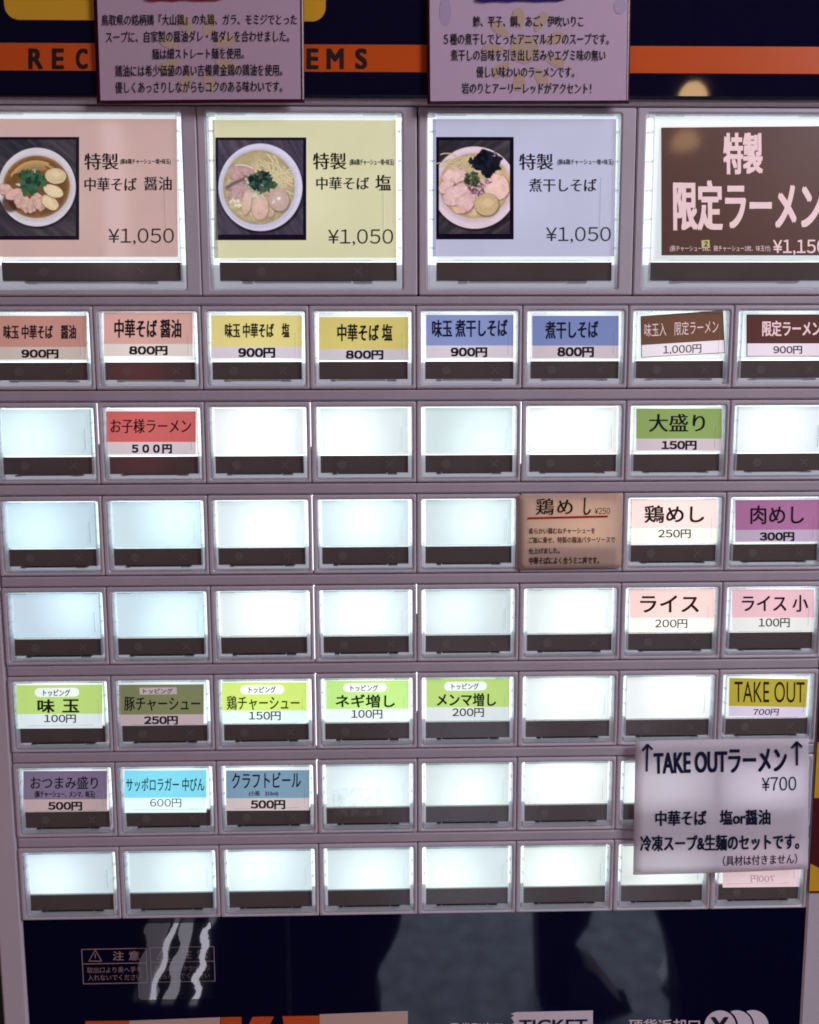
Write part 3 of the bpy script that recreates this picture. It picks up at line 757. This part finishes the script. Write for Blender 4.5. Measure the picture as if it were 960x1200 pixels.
def bowl_fish():
    p = Paint(55, 92, 862, 1157, STEP, 9); p.a[:] = (20, 12, 40)
    m = p.wood((85, 127, 820, 1102), (32, 32, 42), (92, 82, 82), -35)
    p.bowl(455, 620, 440, 428, m, (212, 192, 200), 455, 602, 366, 338, (196, 172, 134), (176, 150, 104))
    for i in range(22):
        cx, cy_ = 300 + 90 * p.rng.randn(), 370 + 45 * p.rng.randn(); an = -.4 + p.rng.randn() * .5
        p.strand([(cx - 80 * math.cos(an), cy_ - 80 * math.sin(an)), (cx, cy_ + 30 * p.rng.randn()), (cx + 80 * math.cos(an), cy_ + 80 * math.sin(an))], 8, (206, 184, 138))
    for i in range(4): p.strand([(715 + i * 14, 450 - i * 14), (770 + i * 8, 500), (812, 600 - i * 30)], 10, (212, 178, 128))
    p.slice(250, 500, 130, 75, -12, (212, 178, 170), (130, 92, 90)); p.slice(165, 610, 90, 62, -35, (210, 174, 168), (132, 90, 92))
    p.slice(270, 690, 145, 100, -28, (214, 176, 174), (136, 88, 92)); p.slice(370, 770, 84, 118, 28, (208, 170, 166), (140, 90, 92)); p.slice(300, 860, 70, 30, 8, (212, 170, 152), (140, 98, 84))
    p.slice(680, 610, 140, 130, 40, (222, 184, 170), (140, 104, 80), .04, .05)
    p.slice(580, 795, 126, 116, 0, (194, 168, 124), (104, 84, 52), .015, .03); p.fill(p.ell(595, 775, 50, 40, 0, 40) * .45, (222, 198, 156))
    p.leaves(470, 640, 85, 46, [(106, 64, 96), (140, 92, 122), (196, 160, 176), (80, 48, 84)], 18); p.leaves(590, 580, 55, 22, [(120, 76, 104), (186, 150, 160)], 14)
    p.leaves(435, 535, 82, 54, [(58, 78, 56), (76, 98, 66), (44, 58, 48)], 24)
    p.leaves(590, 360, 130, 90, [(16, 18, 34), (24, 28, 44), (12, 14, 28), (30, 38, 54)], 46); p.leaves(450, 345, 50, 8, [(20, 24, 38)], 26)
    return p

BIGTXT = dict(weight=0.0, serif=.9); MID = dict(weight=-0.003, serif=.7)
SMALL = '(豚&鶏チャーシュー増+味玉)'
c0 = menu_card('large pink menu card with a dark soy ramen photo, priced 1,050 yen', ((-44, 139), (207, 139.5), (208.5, 301), (-44, 301)), .5, (200, 164, 156), (200, 164, 156),
    [(LT, '特製', (99.3, 179.5, 138.4, 198.8), M_INKP, BIGTXT), ('note', SMALL, (141, 186, 200, 193), M_INKP, dict(weight=.02)), (LT, '中華そば', (99.3, 208, 160, 224), M_INKP, MID), (LT, '醤油', (169, 207, 201, 223), M_INKP, MID), (PR, '¥1,050', (127, 267.5, 203.8, 287), M_INKGREY, dict(weight=-.008))], coat=.6)
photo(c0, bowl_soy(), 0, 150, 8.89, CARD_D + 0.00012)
c1 = menu_card('large cream yellow menu card with a salt ramen photo, priced 1,050 yen', ((249, 140.5), (464, 141), (464.5, 302), (251, 302.5)), .5, (212, 211, 163), (212, 211, 163),
    [(LT, '特製', (367.3, 179, 405.6, 198.5), M_INK, BIGTXT), ('note', SMALL, (410, 186.4, 461.6, 194.4), M_INK, dict(weight=.02)), (LT, '中華そば', (371, 207.2, 432.4, 222.4), M_INK, MID), (LT, '塩', (440.4, 204.8, 458, 223), M_INK, dict(weight=.004, serif=.9)), (PR, '¥1,050', (384.4, 268.4, 460.8, 288), M_INKGREY, dict(weight=-.008))], coat=.4)
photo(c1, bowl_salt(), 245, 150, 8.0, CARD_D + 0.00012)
c2 = menu_card('large lavender menu card with a dried fish ramen photo, priced 1,050 yen', ((507, 139.5), (722.5, 139.5), (720, 300.5), (507, 300.5)), .5, (178, 181, 209), (178, 181, 209),
    [(LT, '特製', (609, 180, 648, 199), M_INKP, BIGTXT), ('note', SMALL, (653.5, 186.4, 719, 193.8), M_INKP, dict(weight=.02)), (LT, '煮干しそば', (620.3, 209, 699, 224.7), M_INKP, MID), (PR, '¥1,050', (640, 265.8, 716, 285), M_INKGREY, dict(weight=-.006))], coat=.4)
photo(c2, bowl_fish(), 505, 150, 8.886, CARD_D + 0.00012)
c3 = menu_card('large dark brown menu card with big pale lettering for the limited ramen', ((775, 149.5), (1008, 147.5), (1008, 300), (774, 300)), .5, (76, 43, 33), None,
    [(LT, '特製', (848.6, 156.6, 892.4, 203.9), M_WHITEINK, dict(weight=.03, slope=.5)), (LT, '限定ラーメン', (789.4, 212.5, 961.5, 270), M_WHITEINK, dict(weight=.028)), ('note', '(豚チャーシュー2枚、鶏チャーシュー2枚、味玉付)', (784, 288.4, 901, 296.2), M_WHITEINK, REG), (PR, '¥1,150', (904.5, 281.5, 966, 299.5), M_WHITEINK, dict(weight=.012))], coat=.3)
b = MB(); prism_quad(b, ((820.8, 282.5), (830, 281.8), (830.6, 291), (821.2, 291.6)), CARD_D + 0.0002, CARD_D + 0.0003, 0)
st = tag(b.build('correction_sticker', card_mat((176, 170, 98))), 'tiny yellow green sticker with a handwritten 2 on the large brown card', 'sticker')
b = MB(); letters(b, '2', (823.6, 283.6, 828, 289.6), CARD_D + 0.0004, .03, slant=.6); b.build('lettering', M_INKB, st)

def lean(o, w_top, k):
    """tips a card in its holder: its foot comes forward"""
    for x in [o] + list(o.children):
        org = ORIGIN[x.name]
        for v in x.data.vertices: v.co.y -= k * (w_top - (v.co.z + org[2]))
        x.data.update()
wt3 = P(880, 148)[1]
for o in (c3, st): lean(o, wt3, math.tan(math.radians(1.65)))

# ------------------------------------------------------------------ notices taped on the machine
def sheet(name, quad, d, mats, dfun, border=0.0, thick=0.0003, n=(16, 14)):
    """a sheet of paper with thickness; quad TL TR BR BL in photo pixels; border in photo pixels (second material)"""
    q = [np.array(P(x, y, d)) for x, y in quad]
    us = list(np.linspace(0, 1, n[0])); ws = list(np.linspace(0, 1, n[1]))
    if border:
        wpx = math.hypot(quad[1][0] - quad[0][0], quad[1][1] - quad[0][1]); hpx = math.hypot(quad[3][0] - quad[0][0], quad[3][1] - quad[0][1])
        us = [0, border / wpx] + list(np.linspace(border / wpx, 1 - border / wpx, n[0]))[1:-1] + [1 - border / wpx, 1]
        ws = [0, border / hpx] + list(np.linspace(border / hpx, 1 - border / hpx, n[1]))[1:-1] + [1 - border / hpx, 1]
    vs = []; nu, nw = len(us), len(ws)
    for side in (0, 1):
        for t in ws:
            for s in us:
                a = (q[0] * (1 - s) + q[1] * s) * (1 - t) + (q[3] * (1 - s) + q[2] * s) * t
                vs.append(pt(a[0], a[1], d + dfun(a[0], a[1]) - side * thick))
    fs = []; mi = []; N = nu * nw
    for j in range(nw - 1):
        for i in range(nu - 1):
            k = 1 if border and (i in (0, nu - 2) or j in (0, nw - 2)) else 0
            a, b_, c, e = j * nu + i, (j + 1) * nu + i, (j + 1) * nu + i + 1, j * nu + i + 1
            fs.append((a, b_, c, e)); mi.append(k); fs.append((N + e, N + c, N + b_, N + a)); mi.append(k)
    ring_ = [j * nu for j in range(nw)] + [(nw - 1) * nu + i for i in range(1, nu)] + [j * nu + nu - 1 for j in range(nw - 2, -1, -1)] + [i for i in range(nu - 2, 0, -1)]
    for a, c in zip(ring_, ring_[1:] + ring_[:1]):
        fs.append((c, a, a + N, c + N)); mi.append(1 if border else 0)
    return link(name, vs, fs, mats, None, None, True, mi)

def wavy(cu, cw, amp, k1, k2, ph):
    return lambda u, w: amp * (math.sin((u - cu) * k1 + ph) * math.cos((w - cw) * k2 + ph * .7) + .6 * math.sin((u - cu) * k1 * .43 + (w - cw) * k2 * .8 + 1.3))
def petals(b, cx, cy_, r0, r1, wdt, d, dfun, n=8, ph=22, mid=0.0):
    for i in range(n):
        a = math.radians(ph + 360 * i / n); rc = (r0 + r1) / 2; L = (r1 - r0) / 2
        pts = []
        for t in np.linspace(0, 2 * math.pi, 16, endpoint=False):
            x, y = L * math.cos(t), wdt * math.sin(t) * (1 + .35 * math.cos(t))
            pts.append((cx + rc * math.cos(a) + x * math.cos(a) - y * math.sin(a), cy_ + rc * math.sin(a) + x * math.sin(a) + y * math.cos(a)))
        q = pxpoly(pts, d); m = np.mean(q, 0); b.poly(q, d + dfun(*m) - .0001, d + dfun(*m))
    if mid:
        q = pxpoly(disc(cx, cy_, mid), d); m = np.mean(q, 0); b.poly(q, d + dfun(*m) - .0001, d + dfun(*m))

ND = 0.0048
def stroke(x0, x1, y, d):
    top = [(x, y - 9) for x in np.linspace(x0, x1, 12)]; rag = random.Random(3)
    bot = [(x, y + rag.uniform(-1.2, .5) * (1 if 0 < i < 11 else 3)) for i, x in enumerate(np.linspace(x1, x0, 12))]
    return pxpoly(top + bot, d)
fa = wavy(0.085, 1.55, 0.0003, 45, 50, .4)
na = tag(sheet('notice', ((108.5, -40), (355.5, -40), (357, 120.5), (113.5, 121.5)), ND, [M_LAMI, M_MAROON], fa, 4.3), 'laminated lilac notice in a maroon border, red brush stroke at its top edge', 'notice', 'laminated notices over the header')
b = MB(); petals(b, 232, 63, 22, 48, 7, ND + .0001, fa, mid=0); b.build('sun_emblem', M_SUN, na)
b = MB(); b.poly(stroke(172, 262, 1.5, ND), ND, ND + .0009); b.build('brush_stroke', M_RED, na)
b = MB()
for s, x0, x1, y0, y1 in (('鳥取県の銘柄鶏『大山鶏』の丸鶏、ガラ、モミジでとった', 119, 348, 17, 30), ('スープに、自家製の醤油ダレ・塩ダレを合わせました。', 124, 339, 36.5, 50), ('麺は細ストレート麺を使用。', 178.5, 286, 57, 70), ('鶏油には希少価値の高い吉備黄金鶏の鶏油を使用。', 135, 331, 76, 90), ('優しくあっさりしながらもコクのある味わいです。', 135, 331, 95.5, 109)):
    letters(b, s, (x0, y0, x1, y1), ND + 0.0002, .006, slope=.6, dfun=fa, serif=.3)
b.build('lettering', M_INKP, na)
fb = wavy(0.2, 1.55, 0.0003, 40, 55, 2.1)
nb = tag(sheet('notice', ((499.5, -40), (740, -40), (737.5, 121), (500.8, 122.5)), ND, [M_LAMI2, M_MAROON], fb, 3.8), 'laminated lilac notice in a maroon border, blue brush stroke at its top edge', 'notice', 'laminated notices over the header')
b = MB(); petals(b, 615, 58, 24, 50, 6.5, ND + .0001, fb, n=9, ph=20, mid=17); b.build('sun_emblem', M_SUN, nb)
for cx, cy_, rx, ry in ((522, 14, 7, 17), (727, 8, 8, 9)):
    b = MB(); q = pxpoly([(cx + rx * math.cos(a), cy_ + ry * math.sin(a)) for a in np.linspace(0, 2 * math.pi, 20, endpoint=False)], ND); m = np.mean(q, 0); b.poly(q, ND + fb(*m), ND + .0001 + fb(*m))
    b.build('drop_emblem', M_DROP, nb)
b = MB(); b.poly(stroke(559, 663, 2, ND), ND, ND + .0009); b.build('brush_stroke', M_BLUE, nb)
b = MB()
for s, x0, x1, y0, y1 in (('鯵、平子、鯛、あご、伊吹いりこ', 554.6, 683.7, 18.5, 31.5), ('５種の煮干しでとったアニマルオフのスープです。', 520.5, 713.5, 39, 52.5), ('煮干しの旨味を引き出し苦みやエグミ味の無い', 528.5, 709.5, 58, 71.5), ('優しい味わいのラーメンです。', 558.6, 673, 78, 91), ('岩のりとアーリーレッドがアクセント！', 541.5, 693, 97, 110)):
    letters(b, s, (x0, y0, x1, y1), ND + 0.0002, .006, dfun=fb, serif=.3)
b.build('lettering', M_INKP, nb)

TD = 0.0034
ft = wavy(0.3, 1.2, 0.0007, 38, 42, 1.0)
nt_ = tag(sheet('notice', ((744.9, 869), (948.5, 866), (946.8, 1018), (742, 1024.8)), TD, [M_PAPER], ft, n=(18, 16)), 'white paper notice about take out ramen taped over the lower right buttons', 'notice')
b = MB(); q = TD + 0.0002
letters(b, 'TAKE OUTラーメン', (767, 880.8, 922, 907.8), q, .04, slope=3, dfun=ft); letters(b, '¥700', (893.6, 911.5, 933.6, 927.5), q, .01, slope=1, dfun=ft)
letters(b, '中華そば　塩or醤油', (768.3, 950.2, 902.5, 967.2), q, .04, slope=1.2, dfun=ft); letters(b, '冷凍スープ&生麺のセットです。', (750.4, 979, 936, 997), q, .04, slope=2.4, dfun=ft)
letters(b, '（具材は付きません）', (846.7, 1002, 933.6, 1013.6), q, .02, slope=2, dfun=ft)
b.build('lettering', M_INKN, nt_)
for cx, y0, y1, s in ((759, 872.5, 904, 6), (934.8, 870, 897.6, 6)):
    b = MB()
    for i, ln in enumerate((((cx, y0), (cx + (-1 if cx < 800 else 0), y1)), ((cx, y0), (cx - s, y0 + 7.5)), ((cx, y0), (cx + s, y0 + 6)))):
        (xa, ya), (xb, yb) = ln; L = math.hypot(xb - xa, yb - ya); nx, ny = -(yb - ya) / L * 1.15, (xb - xa) / L * 1.15
        pq = pxpoly([(xa - nx, ya - ny), (xb - nx, yb - ny), (xb + nx, yb + ny), (xa + nx, ya + ny)][::-1], q); m = np.mean(pq, 0)
        b.poly(pq, q + ft(*m) - .0002, q + ft(*m) + .0002 + i * .00002)
    b.build('hand_drawn_arrow', M_INKN, nt_)

KD = 0.0010
fk = wavy(0.26, 1.36, 0.00012, 40, 50, .2)
nk = tag(sheet('menu_sign', ((606.6, 580.4), (729.8, 577.5), (728.3, 664.7), (608, 666.9)), KD, [M_KRAFT], fk), 'tan paper sign for chicken rice covering one button, red line under its heading', 'menu sign')
b = MB(); q = KD + 0.0002
letters(b, '鶏', (628, 584, 648.5, 603.5), q, .0, slope=0, serif=.9, slant=1, dfun=fk); letters(b, 'め', (653.5, 585.5, 671, 602.5), q, .0, serif=.9, dfun=fk); letters(b, 'し', (684, 583, 692, 603.5), q, .01, serif=.8, slant=1, dfun=fk)
letters(b, '¥250', (697, 595.3, 715, 602.6), q, .0, slope=.3, dfun=fk)
for s, bx in (('柔らかい鶏むねチャーシューを', (620, 619, 697.4, 626)), ('ご飯に乗せ、特製の鶏油バターソースで', (620, 629.4, 720.8, 636.6)), ('仕上げました。', (620, 642.4, 656, 649.2)), ('中華そばによく合うミニ丼です。', (620.4, 653, 702, 661.3))):
    letters(b, s, bx, q, .022, slope=.7, dfun=fk)
b.build('lettering', M_INKB, nk)
b = MB(); pq = pxpoly([(618.7, 606.3), (712.3, 604.1), (712.3, 606.3), (618.7, 608.5)], q); b.poly(pq, q - .0003, q + .0001); b.build('red_line', M_RED, nk)

# old tape left on an empty button, sticker on the frame's right edge
def tape_mat():
    m, nt, b_ = new_mat('old_tape'); out = nt.nodes['Material Output']
    tr = nt.nodes.new('ShaderNodeBsdfTransparent'); b_.inputs['Base Color'].default_value = (0.45, 0.45, 0.42, 1); b_.inputs['Roughness'].default_value = .5
    tc = nt.nodes.new('ShaderNodeTexCoord'); nz = nt.nodes.new('ShaderNodeTexNoise'); nz.inputs['Scale'].default_value = 350; nz.inputs['Detail'].default_value = 5
    mr = nt.nodes.new('ShaderNodeMapRange'); mr.inputs['From Min'].default_value = .45; mr.inputs['From Max'].default_value = .65; mr.inputs['To Min'].default_value = .03; mr.inputs['To Max'].default_value = .12
    mx = nt.nodes.new('ShaderNodeMixShader'); nt.links.new(tc.outputs['Object'], nz.inputs['Vector']); nt.links.new(nz.outputs['Fac'], mr.inputs['Value']); nt.links.new(mr.outputs[0], mx.inputs[0])
    nt.links.new(tr.outputs[0], mx.inputs[1]); nt.links.new(b_.outputs[0], mx.inputs[2]); nt.links.new(mx.outputs[0], out.inputs[0])
    return m
b = MB(); b.poly(pxpoly([(388, 926), (402, 923.5), (447, 922), (448.5, 955), (430, 957), (392, 957.5)], .0006), .0005, .00058)
tag(b.build('tape_strip', tape_mat()), 'peeling clear tape left on an empty lit button beside the blue beer card', 'tape')
b = MB(); d = 0.0
a0 = BR + 0.0010
wt, wb_ = P(955, 770)[1], P(955, 1046)[1]
b.box(a0, MR - 0.001, wb_, wt, -0.0006, 0.0002, 0)
st = tag(b.build('poster', M_STICKER), 'narrow strip of a maroon and yellow poster at the right edge beside the buttons', 'poster')
b = MB()
b.poly([(a0, P(950, 1012)[1]), (a0, P(950, 1044)[1]), (MR - .0012, P(950, 1044)[1]), (MR - .0012, P(950, 1075)[1] + 0.012)], .0001, .0003); b.build('yellow_shape', M_YELLOW, st); b = MB()
b.poly([(a0, P(950, 935)[1]), (MR - .0012, P(950, 935)[1]), (MR - .0012, P(950, 860)[1]), (a0, P(950, 870)[1])], .0001, .0003)
b.build('yellow_shape', M_YELLOW, st)

# ------------------------------------------------------------------ pavement, lamp and added stand-ins behind the camera, seen only in the glossy panels
def struct(name, b, m):
    o = b.build(name, m); o['kind'] = 'structure'; return o
def mirrored(px, py, dist, d=PD):
    """the point behind the camera whose mirror image in the machine's face stands at this pixel"""
    u, w = P(px, py, d)
    v = np.array([u, -d, w]) - CAM; v = v / np.linalg.norm(v); v[1] = -v[1]
    return np.array([u, -d, w]) + v * dist
M_ROAD = mat('asphalt', (0.16, 0.16, 0.185), 0.8, noise=.75, scale=22, bump=.3)
M_STANDIN = mat('standin_dark', (0.020, 0.017, 0.024), 0.6, noise=.4, scale=6)
M_STANDIN2 = mat('standin_dark_brown', (0.035, 0.022, 0.018), 0.6, noise=.4, scale=12)
b = MB(); b.add([(-30, 20, 0), (-30, -30, 0), (30, -30, 0), (30, 20, 0)], [(0, 1, 2, 3)]); struct('pavement', b, M_ROAD)
def mirr_at(px, py, Y):
    """as mirrored(), on the upright plane Y metres out from the machine"""
    a = mirrored(px, py, 0.0); c = mirrored(px, py, 1.0)
    q = a + (c - a) * ((-Y - a[1]) / (c[1] - a[1])); return (q[0], q[2])
def upright(name, edge_l, edge_r, Y, m, top):
    """a made-up standing dark shape behind the camera; its two sides follow the outlines seen mirrored in the panel"""
    L = [mirr_at(x, y, Y) for x, y in edge_l] if edge_l else [(-2.2, 0.0), (-2.2, top)]
    R_ = [mirr_at(x, y, Y) for x, y in edge_r] if edge_r else [(2.4, 0.0), (2.4, top)]
    if edge_l: L = [(L[0][0], 0.0)] + L + [(L[-1][0], top)]
    if edge_r: R_ = [(R_[0][0], 0.0)] + R_ + [(R_[-1][0], top)]
    b = MB(); b.poly([p for p in R_] + [p for p in L[::-1]], Y, Y + .08); struct(name, b, m)
upright('standin_dark_side', None, [(446, 1190), (441, 1168), (440, 1150), (446, 1132), (458, 1112), (466, 1095), (470, 1080), (472, 1066)], 1.2, M_STANDIN, 1.25)  # dark stand-in for an unseen figure, shaped to its mirrored outline
upright('standin_dark_side', [(800, 1200), (797, 1168), (795, 1140), (788, 1112), (778, 1088), (770, 1062)], None, 1.2, M_STANDIN, 0.85)  # second dark stand-in, added to darken the right of the panel
upright('standin_dark_figure', [(634, 1200), (632, 1150), (631, 1100), (630, 1062)], [(700, 1200), (692, 1160), (674, 1135), (672, 1110), (690, 1085), (696, 1062)], 1.45, M_STANDIN2, 1.0)  # made-up dark silhouette between the bright patches of pavement
upright('standin_brown_shape', [(668, 1200), (668, 1140)], [(742, 1200), (722, 1170), (700, 1142), (684, 1134)], 1.42, mat('standin_brown', (0.14, 0.11, 0.10), .8, noise=.5, scale=30), mirr_at(680, 1131, 1.42)[1])  # made-up brown shape, added for a brownish patch in the reflection
b = MB(); b.poly([mirr_at(x, y, 1.5) for x, y in ((774, 1146), (792, 1168), (797, 1150), (793, 1120), (788, 1108), (784, 1124))], 1.48, 1.52)
tag(b.build('paper_bag', mat('pale_bag_paper', (0.75, 0.73, 0.75), .7)), 'small pale bag mirrored as a light patch in the right of the lower panel', 'bag')
# a warm lamp above the street; its image lies in the header and in the leaning brown card
def lathe(prof, c, n=20):
    vs = [(c[0] + r * math.cos(a), c[1] + r * math.sin(a), c[2] + z) for r, z in prof for a in np.linspace(0, 2 * math.pi, n, endpoint=False)]
    fs = [(k * n + i, k * n + (i + 1) % n, (k + 1) * n + (i + 1) % n, (k + 1) * n + i) for k in range(len(prof) - 1) for i in range(n)]
    return vs, fs
M_WARM = mat('lit_lamp_glass', (0.8, 0.6, 0.4), .4, emit=(1.0, 0.60, 0.28), strength=17)
lc = mirrored(812, 112.5, 1.42, HD)
lamp = tag(empty('hanging_lamp', lc), 'small warm glowing lamp mirrored at the lower edge of the navy header', 'lamp')
vs, fs = lathe(((.001, .024), (.013, .0215), (.022, .012), (.027, 0), (.024, -.007), (.014, -.010), (.001, -.011)), lc)
link('glass_shade', vs, fs, M_WARM, lamp, smooth=True)
vs, fs = lathe(((.006, .024), (.006, .045), (.002, .047), (.002, .9)), lc); link('cord', vs, fs, M_DARK, lamp)
# an added, unseen red glow, mirrored in the dark strips of the second column
M_LANT = mat('lit_red_paper', (0.6, 0.05, 0.05), .5, emit=(1.0, 0.06, 0.07), strength=2.6)
lc = mirrored(160, 480, 0.98)
lant = tag(empty('added_lantern', lc), 'unseen red glowing lantern added to be mirrored in the second column of buttons', 'lantern')
prof = [(.030, .10)] + [((.045 + .012 * math.cos(t) + .0025 * math.cos(t * 13)) * .5, .10 * math.sin(t)) for t in np.linspace(1.45, -1.45, 40)] + [(.030 * .62, -.10)]
vs, fs = lathe(prof, lc, 24); link('paper_body', vs, fs, M_LANT, lant, smooth=True)
for z in (.1, -.112):
    vs, fs = lathe(((.001, z), (.021, z), (.021, z + .012), (.001, z + .012)), lc); link('cap', vs, fs, M_DARK, lant)
# invented glowing wavy stripes, out of view, mirrored in the film on the lower panel
M_BOARD = mat('stripe_backing', (0.03, 0.03, 0.035), .5)
sc0 = mirrored(205, 1125, 0.95)
sg = tag(empty('added_stripes', (sc0[0], sc0[1], 0)), 'unseen glowing wavy stripes added to be mirrored in the lower panel', 'mirrored glow')
b = MB(); b.box(sc0[0] - .16, sc0[0] + .16, 0.0, sc0[2] + .16, -sc0[1] + .012, -sc0[1] + .05, ch=.004); b.build('board', M_BOARD, sg)
for k, (x0, x1, wd, g) in enumerate(((166, 187, 24, .14), (175, 207, 6.5, 1.3), (200, 232, 0, 0), (197, 223, 13, .55), (227, 246, 7.5, 1.5))):
    if not wd: continue
    b = MB(); L = []; R_ = []
    for i in range(19):
        t = i / 18; py = 1178 - t * 104; cx = x0 + (x1 - x0) * t + 2.0 * math.sin(t * 14 + k * 1.7) + (2.5 * math.sin(t * 24 + k) if k == 4 else 0)
        hw_ = wd / 2 * (1 + .22 * math.sin(t * 17 + k * 2.1))
        for lst, sx_ in ((L, -1), (R_, 1)):
            q = mirrored(cx + sx_ * hw_, py, 1.0); base = mirrored(205, 1125, .95)
            a = np.array([*P(cx + sx_ * hw_, py, PD)]); o3 = np.array([a[0], -PD, a[1]]); t3 = (base[1] - o3[1]) / (q[1] - o3[1]); q = o3 + (q - o3) * t3
            lst.append((q[0], q[2]))
    n = len(L); dd = -sc0[1] + .012 - .004 - .002 * k
    vs = [pt(*p, dd) for p in L] + [pt(*p, dd) for p in R_] + [pt(*p, dd + .003) for p in L] + [pt(*p, dd + .003) for p in R_]
    fs = []
    for i in range(n - 1):
        fs += [(i, i + 1, n + i + 1, n + i), (2 * n + i, 3 * n + i, 3 * n + i + 1, 2 * n + i + 1), (i, 2 * n + i, 2 * n + i + 1, i + 1), (n + i, n + i + 1, 3 * n + i + 1, 3 * n + i)]
    fs += [(0, n, 3 * n, 2 * n), (n - 1, 3 * n - 1, 4 * n - 1, 2 * n - 1)]
    link('lit_stripe', vs, fs, mat('stripe_glow', (.6, .6, .65), .5, emit=(.92, .9, 1.0), strength=g), sg)
# an added, unseen pale glow, mirrored as an upright band in the pink card
a = mirr_at(117, 140, 1.1); c = mirr_at(163, 318, 1.1)
hs = tag(empty('added_glow_band', ((a[0] + c[0]) / 2, -1.1, c[1])), 'unseen tall pale glow added to be mirrored as a band in the large pink card', 'sign')
b = MB(); b.box(a[0], c[0], c[1], a[1], 1.1, 1.13, ch=.004); b.build('band_frame', M_DARK, hs)
b = MB(); b.box(a[0] + .004, c[0] - .018, c[1] + .004, a[1] - .004, 1.094, 1.0995)
b.build('lit_face', mat('band_glow', (.7, .66, .68), .5, emit=(1.0, .86, .95), strength=4.2), hs)
b = MB(); b.box(c[0] - .014, c[0] - .004, c[1] + .004, a[1] - .03, 1.094, 1.0995); b.build('lit_edge', mat('band_edge_glow', (.7, .6, .5), .5, emit=(1.0, .7, .4), strength=1.6), hs)
